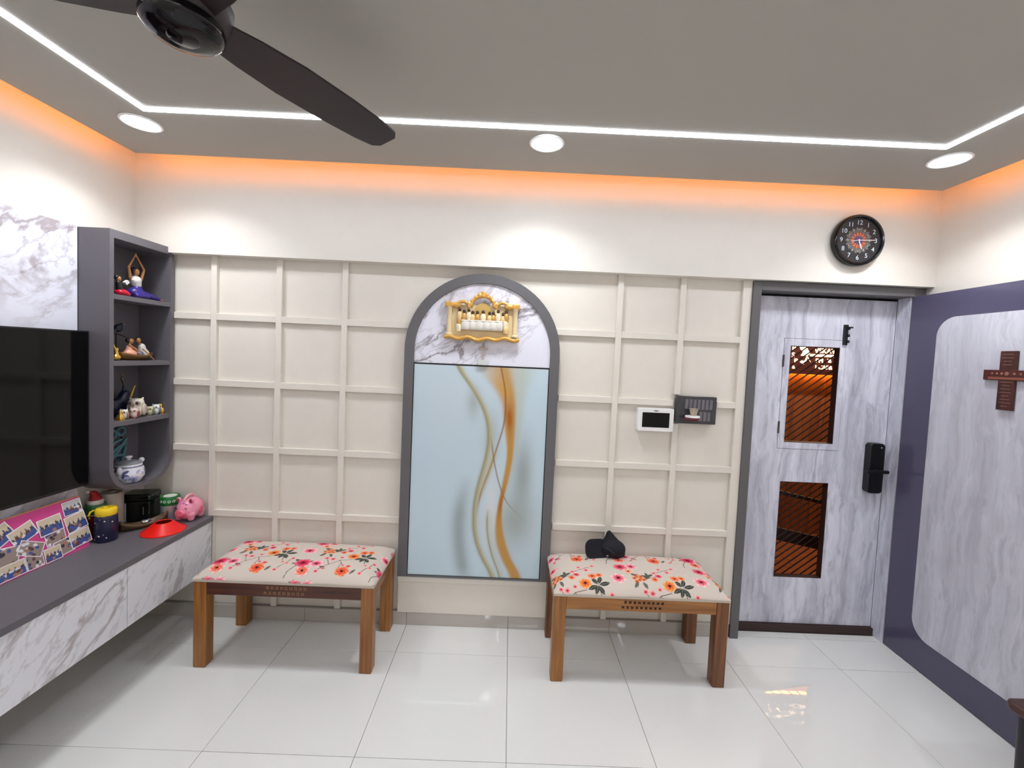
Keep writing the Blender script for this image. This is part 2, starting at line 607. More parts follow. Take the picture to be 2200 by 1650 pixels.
cove_strip(CX1 - 0.040, CX1 - 0.028, YREAR + 0.2, CY1 - 0.05)

# ---- skirting along the back wall, in tile lengths
bb = MB().box(XL, 1.36, 0.006, YB, 0.0, 0.0775).obj('baseboard_back', M_GROUT)
tag(bb, 'greige porcelain skirting along the back wall', 'baseboard', kind='structure')
sx = [XL] + [GX0 + T * i for i in range(-1, 5) if GX0 + T * i < 1.3] + [1.36]
for i in range(len(sx) - 1):
    MB().box(sx[i] + 0.0008, sx[i + 1] - 0.0008, -0.004, 0.006, 0.0005, 0.077).obj('skirting_tile', M_SKIRT, bb, bevel=0.001)

# ---- entrance door frame and threshold
tf = MB()
tf.box(1.366, 1.414, -0.012, 0.15, 0.0, 2.100)
tf.box(2.292, 2.367, 0.0, 0.15, 0.0, 2.100)
tf.box(1.414, 2.292, -0.012, 0.15, 2.050, 2.100)
trim = tf.obj('trim_1', M_FRAME, bevel=0.0015)
tag(trim, 'grey laminate entrance door frame', 'door frame', kind='structure')
M_TRAV = travertine('travertine_door', seed=1.3, ribs=('X', 0.0085, 0.25))
MB().box(1.4145, 2.2915, 0.1285, 0.1495, 2.020, 2.0495).obj('gap_light_block', M_BLACK, trim)  # black strip added behind the door-top gap to keep landing light out
MB().box(2.286, 2.2918, 0.003, 0.088, 0.0, 2.049).obj('jamb_lining', travertine('travertine_jamb', seed=4.1), trim)
th = MB().box(1.415, 2.290, 0.07, 0.15, 0.0, 0.044).obj('trim_2', M_DARKBROWN, bevel=0.002)
tag(th, 'dark brown threshold strip under the entrance door', 'threshold', kind='structure')

# ---- closed entrance door (door_1)
DY0, DY1 = 0.09, 0.128
door = thing('door_1', 'closed grey stone-look entrance door with two cut-out windows', 'door', (0, 0, 0), kind='structure')
SX0, SX1, SZ0, SZ1 = 1.630, 1.999, 1.128, 1.790      # shutter
LX0, LX1, LZ0, LZ1 = 1.664, 1.958, 0.334, 0.926      # lower window
DX0, DX1, DZ0, DZ1 = 1.416, 2.285, 0.047, 2.036
pb = MB()
G = 0.0022
pb.box(DX0, SX0 - G, DY0, DY1, LZ1, DZ1)
pb.box(SX1 + G, DX1, DY0, DY1, LZ1, DZ1)
pb.box(SX0 - G, SX1 + G, DY0, DY1, SZ1 + G, DZ1)
pb.box(SX0 - G, SX1 + G, DY0, DY1, LZ1, SZ0 - G)
pb.box(DX0, LX0, DY0, DY1, DZ0, LZ1)
pb.box(LX1, DX1, DY0, DY1, DZ0, LZ1)
pb.box(LX0, LX1, DY0, DY1, DZ0, LZ0)
pb.obj('door_panel', M_TRAV, door)
WX0, WX1, WZ0, WZ1 = 1.668, 1.965, 1.166, 1.747      # opening in the shutter
sh = MB()
sh.box(SX0, WX0, DY0 - 0.0015, DY1, SZ0, SZ1)
sh.box(WX1, SX1, DY0 - 0.0015, DY1, SZ0, SZ1)
sh.box(WX0, WX1, DY0 - 0.0015, DY1, WZ1, SZ1)
sh.box(WX0, WX1, DY0 - 0.0015, DY1, SZ0, WZ0)
shutter = sh.obj('shutter', M_TRAV, door)
for (x0, x1, z0, z1, par) in ((WX0, WX1, WZ0, WZ1, shutter), (LX0, LX1, LZ0, LZ1, door)):
    lin_ = MB()
    lin_.box(x0, x0 + 0.003, DY0 + 0.001, DY1 + 0.002, z0, z1)
    lin_.box(x1 - 0.003, x1, DY0 + 0.001, DY1 + 0.002, z0, z1)
    lin_.box(x0, x1, DY0 + 0.001, DY1 + 0.002, z1 - 0.003, z1)
    lin_.box(x0, x1, DY0 + 0.001, DY1 + 0.002, z0, z0 + 0.003)
    lin_.obj('window_lining', M_DARKBROWN, par)
M_STEEL = plain('dark_steel', (96, 88, 86), 0.35, metal=0.8)
for z in (1.255, 1.655):
    MB().box(SX0 - 0.006, SX0 + 0.004, DY0 - 0.006, DY0, z - 0.036, z + 0.036).obj('hinge', M_STEEL, shutter, bevel=0.002)
# black tower bolt at the top right corner of the shutter
lt = MB()
lt.box(1.974, 1.997, DY0 - 0.014, DY0 - 0.0015, 1.764, 1.885)
for z in (1.785, 1.82, 1.862):
    lt.box(1.990, 2.004, DY0 - 0.020, DY0 - 0.003, z - 0.008, z + 0.008)
latch = lt.obj('latch', M_BLACK, door, bevel=0.002)
MB().cyl((1.992, DY0 - 0.022, 1.868), (2.014, DY0 - 0.022, 1.868), 0.005, seg=12).obj('latch_knob', M_BLACK, latch)
# smart lock
lk = MB().prism(round_rect(2.162, 2.252, 0.886, 1.187, 0.022), DY0 - 0.042, DY0, 'XZ').obj('smart_lock', M_BLACK, door, bevel=0.004, smooth=True)
MB().box(2.118, 2.262, DY0 - 0.075, DY0 - 0.055, 1.012, 1.034).obj('lever', M_BLACK, lk, bevel=0.009)
MB().cyl((2.20, DY0 - 0.06, 1.023), (2.20, DY0 - 0.041, 1.023), 0.014, seg=16).obj('lever_neck', M_BLACK, lk)
MB().cyl((2.227, DY0 - 0.0432, 1.163), (2.227, DY0 - 0.0415, 1.163), 0.004, seg=14).obj('sensor', plain('sensor', (190, 186, 180), 0.3), lk)

# ---- door leaf standing open against the right wall (door_2)
leaf = thing('door_2', 'open slate-grey door leaf with a rounded pale stone panel', 'door', (2.287, 0.0, 0.0), math.radians(-1.6), kind='structure')
MB().box(0.0, 0.036, -0.90, -0.004, 0.006, 2.050).obj('leaf_panel', M_LEAF, leaf, bevel=0.0015)
MB().prism(round_rect(-0.735, -0.168, 0.178, 1.915, 0.10, 12), -0.0025, 0.002, 'YZ').obj('stone_inset', travertine('travertine_leaf', seed=7.7, light=(214, 214, 224), dark=(168, 166, 176)), leaf)

# ---- outside the entrance: landing with brown grille door and backlit sign
M_LOBBY = wood('lobby_wood', (168, 100, 62), (132, 74, 46), 'Z', 0.6, 0.5)
for nm, bx_, lab in (('wall_landing', (0.9, 4.6, 1.64, 1.70, 0.0, 2.4), 'brown timber wall of the landing seen through the door windows'),
                     ('wall_landing_left', (0.86, 0.9, 0.17, 1.70, 0.0, 2.4), 'brown side wall of the landing, left'),
                     ('wall_landing_right', (4.6, 4.64, 0.17, 1.70, 0.0, 2.4), 'brown side wall of the landing, right'),
                     ('floor_landing', (0.86, 4.64, 0.31, 1.70, -0.02, 0.0), 'brown floor of the landing'),
                     ('ceiling_landing', (0.86, 4.64, 0.17, 1.70, 2.4, 2.44), 'brown ceiling of the landing')):
    o = MB().box(*bx_).obj(nm, M_LOBBY)
    tag(o, lab, nm.split('_')[0], kind='structure')
lt_l = thing('landing_lamp', 'small warm ceiling lamp of the landing outside the door', 'lamp', (2.75, 0.95, 2.4))
MB().lathe([(0.0, -0.012), (0.055, -0.012), (0.060, -0.001), (0.0, -0.001)], seg=28).obj('diffuser', emit('landing_glow', (255, 206, 150), 3.0), lt_l, smooth=True)
ld_ = bpy.data.lights.new('landing_light', 'AREA'); ld_.shape = 'DISK'; ld_.size = 0.1; ld_.energy = 16.0; ld_.color = (1.0, 0.78, 0.55)
lo_ = bpy.data.objects.new('lamp', ld_); COL.objects.link(lo_); lo_.parent = lt_l; lo_.location = (0, 0, -0.016)
sign = thing('backlit_sign', 'dark board with glowing cut-out lettering seen through the upper door window', 'sign', (2.817, 1.50, 1.567))
sign.scale = (1.317, 1.317, 1.317)
MB().box(-0.5, 0.7, 0.0, 0.02, 0.0, 0.42).obj('board', plain('sign_board', (84, 40, 36), 0.5), sign)
M_SIGN = emit('sign_glow', (255, 216, 168), 4.5)
def sign_text(body, size, x, z):
    me = text_mesh(body, size, 0.002, 'LEFT')
    me.materials.clear(); me.materials.append(M_SIGN)
    share('letter', me, sign, (x, -0.003, z), FACE_CAM)
sign_text('VSKAVA', 0.050, 0.0, 0.168)
sign_text('PM', 0.042, 0.012, 0.098)
sign_text("'&", 0.036, 0.095, 0.100)
sign_text('I-CAF&', 0.040, 0.012, 0.052)
sign_text('P', 0.05, -0.160, 0.178)
sign_text('S', 0.05, -0.160, 0.130)
sign_text('P', 0.05, -0.140, 0.088)
sign_text('&', 0.03, -0.150, 0.045)
MB().prism(round_rect(-0.03, 0.145, 0.128, 0.144, 0.007, 4), -0.003, -0.001, 'XZ').obj('bar', M_SIGN, sign)
mk = MB()
mk.prism([(-0.105, 0.19), (-0.06, 0.20), (-0.045, 0.17), (-0.03, 0.15), (-0.05, 0.128), (-0.095, 0.130), (-0.08, 0.155), (-0.10, 0.175)], -0.003, -0.001, 'XZ')
mk.obj('emblem', M_SIGN, sign)
mk = MB()
mk.prism([(-0.098, 0.085), (-0.07, 0.068), (-0.055, 0.09), (-0.045, 0.118), (-0.030, 0.098), (-0.02, 0.085), (-0.035, 0.108), (-0.045, 0.127), (-0.055, 0.12), (-0.065, 0.092), (-0.085, 0.096)], -0.003, -0.001, 'XZ')
mk.obj('emblem', M_SIGN, sign)
MB().box(-0.48, 0.68, 0.075, 0.085, 0.012, 0.022).obj('glow_strip', emit('sign_strip', (255, 176, 60), 45.0), sign)
# grille door outside
gr = thing('grille_door', 'dark brown outer grille door with diagonal slats behind the entrance door', 'door', (0, 0, 0))
M_SLAT = plain('slat_brown', (46, 20, 14), 0.45)
gy = 0.196
ang = math.atan2(0.218, 0.280)
sl = MB().box(-0.62, 0.62, -0.002, 0.002, -0.0034, 0.0034).obj('slat', M_SLAT, gr)
first = True
for k in range(48):
    zc_ = -0.02 + 0.0452 * k
    x_mid = 1.835
    # clip the slat to z in [0.06, 2.02]
    half = 0.62
    dz = half * math.sin(ang)
    if zc_ - dz < 0.05 or zc_ + dz > 2.05:
        half = max(0.0, min(zc_ - 0.05, 2.05 - zc_)) / math.sin(ang)
    if half < 0.08:
        continue
    if first:
        s_ = sl; first = False
    else:
        s_ = share('slat', sl.data, gr)
    s_.location = (x_mid, gy, zc_); s_.rotation_euler = (0, -ang, 0); s_.scale = (half / 0.62, 1, 1)
MB().box(2.10, 2.14, gy - 0.012, gy + 0.012, 0.0, 2.10).obj('stile', M_SLAT, gr)
MB().box(1.30, 1.34, gy - 0.012, gy + 0.012, 0.0, 2.10).obj('stile', M_SLAT, gr)
for z, h in ((0.80, 0.022), (0.525, 0.08)):
    MB().box(1.36, 2.2, 0.295, 0.325, z - h / 2, z + h / 2, rot=(0, math.radians(11), 0)).obj('cross_bar', plain('cross_bar', (26, 12, 8), 0.5), gr)

# ================================================================== LIGHTS
def downlight(x, y, label):
    t = thing('downlight', label, 'downlight', (x, y, ZC), group='round ceiling downlights')
    MB().lathe([(0.070, -0.0005), (0.079, -0.0005), (0.080, -0.004), (0.074, -0.008), (0.069, -0.006), (0.068, -0.0005)], seg=40).obj('trim_ring', M_WHITE, t, smooth=True)
    MB().lathe([(0.0, -0.0035), (0.0685, -0.0035), (0.0685, -0.0008), (0.0, -0.0008)], seg=40).obj('diffuser', emit('downlight_glow', (236, 246, 255), DOWNLIGHT_STRENGTH), t)
    ld = bpy.data.lights.new('downlight_lamp', 'AREA')
    ld.shape = 'DISK'; ld.size = 0.13
    ld.energy = DOWNLIGHT_W
    ld.color = (0.93, 0.97, 1.0)
    ld.spread = math.radians(122)
    lo = bpy.data.objects.new('lamp', ld)
    COL.objects.link(lo)
    lo.parent = t
    lo.location = (0, 0, -0.012)
    return t
downlight(-1.725, -0.460, 'round white downlight in the ceiling corner above the shelf tower')
downlight(0.123, -0.449, 'round white downlight in the ceiling above the arched panel')
downlight(1.966, -0.470, 'round white downlight in the ceiling corner above the wall clock')
downlight(-0.134, -2.650, 'round white ceiling downlight overhead behind the viewer, middle of the room')
downlight(1.960, -2.400, 'round white ceiling downlight beside the right wall, mid room')
downlight(-1.725, -2.650, 'round white ceiling downlight beside the left wall, mid room')
downlight(-0.193, -4.240, 'round white ceiling downlight at the rear wall, left one')
downlight(1.940, -4.150, 'round white ceiling downlight in the rear right corner')
led = thing('led_profile', 'thin glowing white LED line running round the ceiling', 'light strip', (0, 0, ZC))
M_LED = emit('led_white', (238, 244, 255), LED_STRENGTH)
LW = 0.015
def led_run(x0, x1, y0, y1):
    MB().box(x0, x1, y0, y1, -0.0025, -0.0004).obj('light_run', M_LED, led)
led_run(-1.612 - LW, 1.843 + LW, -0.575 - LW, -0.575 + LW)
led_run(-1.612 - LW, -1.612 + LW, -2.55 - LW, -0.575 - LW)
led_run(1.843 - LW, 1.843 + LW, -4.04 - LW, -0.575 - LW)
led_run(-0.02 - LW, 1.843 - LW, -4.04 - LW, -4.04 + LW)
led_run(-0.02 - LW, -0.02 + LW, -4.04 + LW, -2.55 + LW)
led_run(-1.612 + LW, -0.02 - LW, -2.55 - LW, -2.55 + LW)

# ================================================================== CEILING FAN
fan = thing('ceiling_fan', 'dark brown three-blade ceiling fan with glossy hub', 'fan', (-0.752, -1.475, 2.30))
M_FAN = plain('fan_brown', (38, 25, 28), 0.45)
M_HUB = plain('fan_hub_gloss', (16, 13, 15), 0.1, spec=0.35)
MB().lathe([(0.0, -0.026), (0.04, -0.027), (0.064, -0.022), (0.077, -0.010), (0.079, 0.0), (0.076, 0.012), (0.0, 0.014)], seg=48).obj('hub_cover', M_HUB, fan, smooth=True)
MB().lathe([(0.0, -0.0300), (0.026, -0.0298), (0.031, -0.0265), (0.0, -0.025)], seg=32).obj('hub_cap', M_HUB, fan, smooth=True)
MB().lathe([(0.0, 0.012), (0.072, 0.012), (0.090, 0.03), (0.094, 0.06), (0.075, 0.085), (0.03, 0.10), (0.0, 0.10)], seg=40).obj('motor', M_FAN, fan, smooth=True)
MB().cyl((0, 0, 0.09), (0, 0, 0.27), 0.012).obj('down_rod', M_FAN, fan)
MB().lathe([(0.0, 0.21), (0.02, 0.215), (0.055, 0.27), (0.06, 0.294), (0.0, 0.294)], seg=32).obj('canopy', M_FAN, fan, smooth=True)
blade = MB()
prof = [(0.06, 0.045), (0.14, 0.060), (0.25, 0.072), (0.40, 0.072), (0.52, 0.066), (0.585, 0.056), (0.605, 0.034)]
pts = [(r, w) for r, w in prof] + [(r, -w) for r, w in reversed(prof)]
blade.prism(pts, -0.004, 0.004, 'XY')
blade.rotate(Euler((math.radians(-9), 0, 0)).to_matrix().to_4x4())
bl = blade.obj('blade', M_FAN, fan, bevel=0.002)
bl.location = (0, 0, 0.028); bl.rotation_euler = (0, 0, math.radians(60.7))
for a in (197.0, 318.0):
    share('blade', bl.data, fan, (0, 0, 0.028), (0, 0, math.radians(a)))
for o_ in (c for c in list(bpy.data.objects) if c.parent == fan and c.name.startswith('blade.')):
    bv = o_.modifiers.new('bevel', 'BEVEL'); bv.width = 0.002; bv.segments = 2

# ================================================================== LEFT: TV WALL
pan = MB().box(XL, -2.081, -2.6, -0.394, 0.609, 2.134).obj('tv_back_panel', marble('marble_tv', scale=2.0, seed=3.2, rot=(0.55, 0, 0), stretch=(1, 0.6, 1.25), base=(226, 226, 238), vein=(164, 154, 158)), bevel=0.001)
tag(pan, 'white marble-look wall panel behind the television', 'panel')

tv = thing('television', 'large black flat-screen television on the marble panel', 'television', (-2.081, -1.013, 0.895))
MB().box(0.001, 0.030, -0.45, 0.45, 0.10, 0.62).obj('rear_housing', M_BLACK, tv, bevel=0.01)
MB().box(0.030, 0.056, -0.618, 0.618, 0.0, 0.745).obj('bezel', M_BLACK, tv, bevel=0.003)
MB().box(0.0562, 0.0574, -0.610, 0.610, 0.014, 0.738).obj('screen', M_SCREEN, tv)

# shelf tower
XF = -1.931
tower = thing('shelf_tower', 'grey wall shelf tower with rounded lower end in the corner', 'shelf unit', (XL, -0.196, 0.832))
def tower_outline(inset, top, notch):
    y0, y1, z0 = -0.391 + inset, -0.004 - inset, 0.832 + inset
    r = 0.150 - inset
    pts = []
    n = 14
    for i in range(n + 1):
        a = PI + PI / 2 * i / n
        pts.append((y0 + r + r * math.cos(a), z0 + r + r * math.sin(a)))
    for i in range(n + 1):
        a = -PI / 2 + PI / 2 * i / n
        pts.append((y1 - r + r * math.cos(a), z0 + r + r * math.sin(a)))
    if notch:
        pts += [(y1, 2.099), (-0.047, 2.0995), (-0.047, top), (y0, top)]
    else:
        pts += [(y1, top - 0.012), (y1 - 0.012, top), (-0.047 - inset, top), (y0, top)]
    return pts
def rel(poly):
    return [(u + 0.196, v - 0.832) for u, v in poly]
MB().prism(rel(tower_outline(0, 2.133, True)), 0.0, XF - XL, 'YZ', hole=rel(tower_outline(0.022, 2.094, False))).obj('carcass', M_GREY, tower)
MB().prism(rel(tower_outline(0.020, 2.096, False)), 0.0005, 0.008, 'YZ').obj('back_board', M_GREY, tower)
SHELF_Z = [1.826, 1.500, 1.198]
for z in SHELF_Z:
    MB().box(0.008, XF - XL - 0.002, -0.3695 + 0.196, -0.0255 + 0.196, z - 0.024 - 0.832, z - 0.832).obj('shelf', M_GREY, tower, bevel=0.001)

# floating TV console
con = thing('tv_console', 'floating console with grey top and white marble-look drawers', 'cabinet', (XL, -1.3, 0.295))
CT = 0.607
MB().box(0.0, 0.427, -1.30, 1.297, CT - 0.030 - 0.295, CT - 0.295).obj('countertop', M_GREY, con, bevel=0.0015)
MB().box(0.0, 0.402, -1.295, 1.295, 0.004, CT - 0.031 - 0.295).obj('body', M_GREY, con)
M_DRAW = marble('marble_drawer', scale=2.4, seed=11.4, rot=(0.90, 0, 0), stretch=(1, 0.42, 1.5), base=(228, 228, 234), vein=(184, 177, 180))
for y0, y1 in ((-1.297, -0.462), (-0.459, 0.747), (0.750, 1.290)):
    MB().box(0.402, 0.420, y0, y1, 0.0, CT - 0.032 - 0.295).obj('drawer_front', M_DRAW, con, bevel=0.001)

# ================================================================== ARCH PANEL
arch = thing('arched_panel', 'tall grey-framed arched panel with marble top and painted glass', 'wall panel', (-0.164, 0.0, 0.305))
AH, ATOP, AZ0 = 0.4415, 2.067, 0.305
FW = 0.054
AF, AB = -0.030, YB
def arch_poly(hw, bottom, top, n=40):
    zs = top - hw
    pts = [(-hw, bottom), (hw, bottom)]
    for i in range(n + 1):
        a = PI * i / n
        pts.append((hw * math.cos(a), zs + hw * math.sin(a)))
    return pts
MB().prism([(u, v - AZ0) for u, v in arch_poly(AH, AZ0, ATOP)], AF, AB - 0.0005, 'XZ', hole=[(u, v - AZ0) for u, v in arch_poly(AH - FW, AZ0 + 0.008, ATOP - FW)]).obj('frame', M_FRAME, arch, bevel=0.001)
SPLIT = 1.549
hw = AH - FW - 0.0005
zs = ATOP - FW - (AH - FW)
pts = [(-hw, SPLIT + 0.003 - AZ0), (hw, SPLIT + 0.003 - AZ0)]
for i in range(41):
    a = PI * i / 40
    pts.append((hw * math.cos(a), zs + hw * math.sin(a) - AZ0))
MB().prism(pts, -0.018, 0.012, 'XZ').obj('marble_top', marble('marble_arch', scale=2.6, seed=21.5, rot=(0, -0.75, 0), stretch=(0.6, 1, 1.3), base=(226, 225, 236), vein=(150, 142, 150), rough=0.2, ribs=('X', 0.0085, 0.3)), arch)
MB().box(-hw, hw, -0.020, 0.010, SPLIT - 0.004 - AZ0, SPLIT + 0.003 - AZ0).obj('divider', M_BLACK, arch)
MB().box(-hw, hw, -0.012, 0.010, 0.008, SPLIT - 0.004 - AZ0).obj('backing', M_BLACK, arch)

# painted glass: smooth strands of amber and beige on pale blue-grey
def art(nu=300, nv=470):
    xl_of = lambda y: 120 - 45 * (y - 75) / 1455
    def pc(pts):
        A, Bv = [], []
        for x, y in pts:
            a = (x - xl_of(y)) / 932.0
            b_ = (y - 75 - 40 * a) / 1455.0
            A.append(a); Bv.append(b_)
        return np.array(A), np.array(Bv)
    a, b_ = np.meshgrid(np.linspace(0, 1, nu), np.linspace(0, 1, nv))
    img = np.ones((nv, nu, 3)) * L3(194, 213, 223)
    def over(mask, col):
        nonlocal img
        m = np.clip(mask, 0, 1)[..., None]
        img = img * (1 - m) + np.array(col) * m
    def curve(pts):
        A, Bv = pc(pts)
        return np.interp(b_, Bv, A), (b_ >= Bv[0] - 0.01) & (b_ <= Bv[-1] + 0.01), Bv
    def smooth(c):
        k = 25
        col = c[:, 0]
        pad = np.pad(col, k, mode='edge')
        s = np.convolve(pad, np.ones(2 * k + 1) / (2 * k + 1), 'same')[k:-k]
        return np.repeat(s[:, None], c.shape[1], 1)
    g = lambda d, w: np.exp(-(d / w) ** 2)
    # pale and grey veils
    over(0.35 * g(a - 0.25, 0.3) * g(b_ - 0.15, 0.25), L3(208, 212, 218))
    over(0.75 * g(a - (0.455 - 0.10 * g(b_ - 0.75, 0.3) + 0.02), 0.055) * np.clip((b_ - 0.50) / 0.2, 0, 1) * np.clip((1.05 - b_) / 0.1, 0, 1), L3(138, 146, 146))
    over(0.65 * g(a - 0.45, 0.05) * g(b_ - 0.17, 0.07), L3(160, 166, 162))
    over(0.75 * g(a - 0.84, 0.07) * g(b_ - 0.50, 0.16), L3(140, 146, 140))
    over(0.75 * g(a - 0.80, 0.14) * g(b_ - 0.72, 0.13), L3(152, 156, 146))
    over(0.6 * g(a - 0.60, 0.06) * g(b_ - 0.33, 0.12), L3(172, 178, 174))
    over(0.8 * g(a - 0.615, 0.05) * g(b_ - 0.68, 0.17), L3(218, 219, 221))
    # amber body between two edges
    lo, ok, Bv = curve([(520, 80), (640, 200), (720, 300), (745, 400), (748, 500), (765, 600), (772, 700), (757, 800), (740, 900), (718, 1000), (702, 1100), (690, 1200), (694, 1300), (725, 1400), (775, 1500), (830, 1580)])
    hi, ok2, _ = curve([(790, 80), (816, 200), (828, 300), (832, 400), (828, 500), (822, 600), (816, 700), (800, 800), (778, 900), (748, 1000), (737, 1100), (742, 1200), (765, 1300), (795, 1400), (850, 1500), (910, 1580)])
    lo, hi = smooth(lo), smooth(hi)
    t = (a - lo) / np.maximum(hi - lo, 0.02)
    inside = 1 / (1 + np.exp(-(t + 0.02) * 14)) * 1 / (1 + np.exp((t - 0.98) * 14))
    kk = np.clip((0.22 - b_) / 0.2, 0, 1)
    fade = (1 - kk) + kk * np.clip(0.15 + 1.1 * t, 0, 1)
    over(inside * 0.95 * fade, L3(190, 136, 36))
    over(0.9 * g(t - 0.45, 0.3) * g(b_ - 0.235, 0.075) * inside, L3(166, 88, 20))
    over(0.85 * g(t - 0.5, 0.4) * g(b_ - 0.64, 0.07) * inside, L3(164, 88, 24))
    over(0.7 * g(t - 0.4, 0.3) * g(b_ - 0.10, 0.06) * inside, L3(206, 150, 48))
    over(0.5 * g(t - 1.25, 0.35) * np.clip(1 - b_, 0.2, 1), L3(176, 176, 140))
    # strands
    def strand(pts, w, col, k=0.95, halo=None):
        c, ok_, _ = curve(pts)
        c = smooth(c)
        d = a - c
        b0_, b1_ = _[0], _[-1]
        win = np.ones_like(b_)
        if b0_ > 0.04:
            win = win * np.clip((b_ - b0_) / 0.06, 0, 1)
        if b1_ < 0.97:
            win = win * np.clip((b1_ - b_) / 0.10, 0, 1)
        if halo:
            over(0.55 * g(d - 0.012, 0.03) * win, L3(*halo))
        over(k * g(d, w) * win, L3(*col))
    s1 = [(415, 85), (500, 190), (580, 310), (640, 440), (655, 560), (650, 650), (625, 760), (590, 880), (560, 1000), (550, 1130), (555, 1250), (590, 1370), (640, 1470), (710, 1575)]
    strand([(x - 14, y) for x, y in s1], 0.013, (150, 146, 116), 0.9, (178, 180, 160))
    strand(s1, 0.008, (188, 172, 128), 0.95)
    strand([(715, 100), (745, 200), (757, 330), (752, 450), (740, 520), (700, 640), (670, 740), (640, 830), (606, 900), (575, 1010), (560, 1130)], 0.0065, (140, 86, 36), 0.85)
    strand([(700, 640), (668, 740), (636, 840), (600, 930), (572, 1040)], 0.018, (176, 154, 96), 0.7)
    strand([(655, 560), (668, 680), (690, 800), (720, 920), (760, 1020), (820, 1100), (880, 1145), (940, 1160)], 0.0052, (140, 112, 66), 0.9)
    strand([(640, 1060), (632, 1150), (636, 1250), (655, 1350), (690, 1460), (745, 1575)], 0.008, (150, 140, 104), 0.8, (190, 188, 170))
    return a, b_, img
aa, bb_, img = art()
GZ0, GZ1 = 0.012, SPLIT - 0.006 - AZ0
P = np.stack([-hw + 0.004 + aa * (2 * hw - 0.008), np.full_like(aa, -0.022), GZ1 - bb_ * (GZ1 - GZ0)], -1)
grid_mesh('painted_glass', P, img, vcol('painted_glass', rough=0.015, spec=0.45), arch, thick=(0, 0.009, 0))
# beige plinth below the arch
pl = thing('plinth_ledge', 'cream boxed ledge below the arched panel', 'ledge', (-0.164, 0, 0.0775))
MB().box(-0.44, 0.44, -0.006, YB - 0.0005, 0.0, 0.190).obj('ledge_front', M_CREAM, pl, bevel=0.001)
MB().box(-0.44, 0.44, -0.018, YB - 0.0005, 0.190, 0.226).obj('ledge_cap', M_CREAM, pl, bevel=0.0015)

# ---- gilded relief plaque on the marble (generic ornate stand-in)
plq = thing('relief_plaque', 'ornate gold and cream relief plaque with columns and arches on the arched panel', 'plaque', (-0.170, -0.018, 1.688))
M_CREAMG = plain('cream_resin', (226, 204, 160), 0.4)
MB().box(-0.185, 0.185, -0.014, 0.0, 0.012, 0.20).obj('backing', M_CREAMG, plq)
fr = MB()
for s in (-1, 1):
    fr.box(s * 0.190 - 0.020, s * 0.190 + 0.020, -0.04, 0.0, 0.185, 0.213)
    fr.ell((s * 0.150, -0.026, 0.196), (0.030, 0.014, 0.016))
for i in range(41):
    u = -0.205 + 0.41 * i / 40
    zz = 0.014 + 0.006 * math.sin(u * 60) - 0.006 * math.exp(-(u / 0.05) ** 2)
    fr.ell((u, -0.026, zz), (0.010, 0.020, 0.013), seg=10, ring=6)
for c, r, z0 in ((0.0, 0.064, 0.196), (-0.113, 0.036, 0.186), (0.113, 0.036, 0.186)):
    n = 18
    for i in range(n + 1):
        a = PI * i / n
        fr.ell((c + r * math.cos(a), -0.026, z0 + r * math.sin(a) * 0.85), (0.011, 0.013, 0.010), seg=8, ring=6)
for i, (u, zz, r) in enumerate([(0, 0.268, .013), (-0.022, 0.258, .011), (0.022, 0.258, .011), (-0.042, 0.243, .011), (0.042, 0.243, .011), (-0.062, 0.222, .010), (0.062, 0.222, .010), (0, 0.252, 0.014), (-0.078, 0.208, .009), (0.078, 0.208, .009)]):
    fr.ell((u, -0.028, zz), (r, 0.012, r), seg=10, ring=8)
fr.obj('gilt_border', plain('gilt', (216, 164, 84), 0.38, metal=0.35, noise=0.12, nscale=120), plq, remesh=0.0035)
for s in (-1, 1):
    MB().lathe([(0.020, 0.028), (0.020, 0.036), (0.014, 0.040), (0.012, 0.10), (0.013, 0.175), (0.018, 0.180), (0.020, 0.188)], c=(s * 0.186, -0.024, 0), seg=20, scale=(1, 0.8)).obj('column', M_CREAMG, plq, smooth=True)
    MB().lathe([(0.013, 0.15), (0.013, 0.20), (0.020, 0.208), (0.015, 0.216), (0.0, 0.222)], c=(s * 0.076, -0.022, 0), seg=16, scale=(1, 0.8)).obj('column', M_CREAMG, plq, smooth=True)
MB().lathe([(0.0, -0.004), (0.045, -0.003), (0.047, 0.001), (0.0, 0.001)], mat=Matrix.Translation((0, -0.016, 0.165)) @ Euler((PI / 2, 0, 0)).to_matrix().to_4x4(), seg=32).obj('halo_disc', plain('halo', (206, 172, 100), 0.4, metal=0.3), plq, smooth=True)
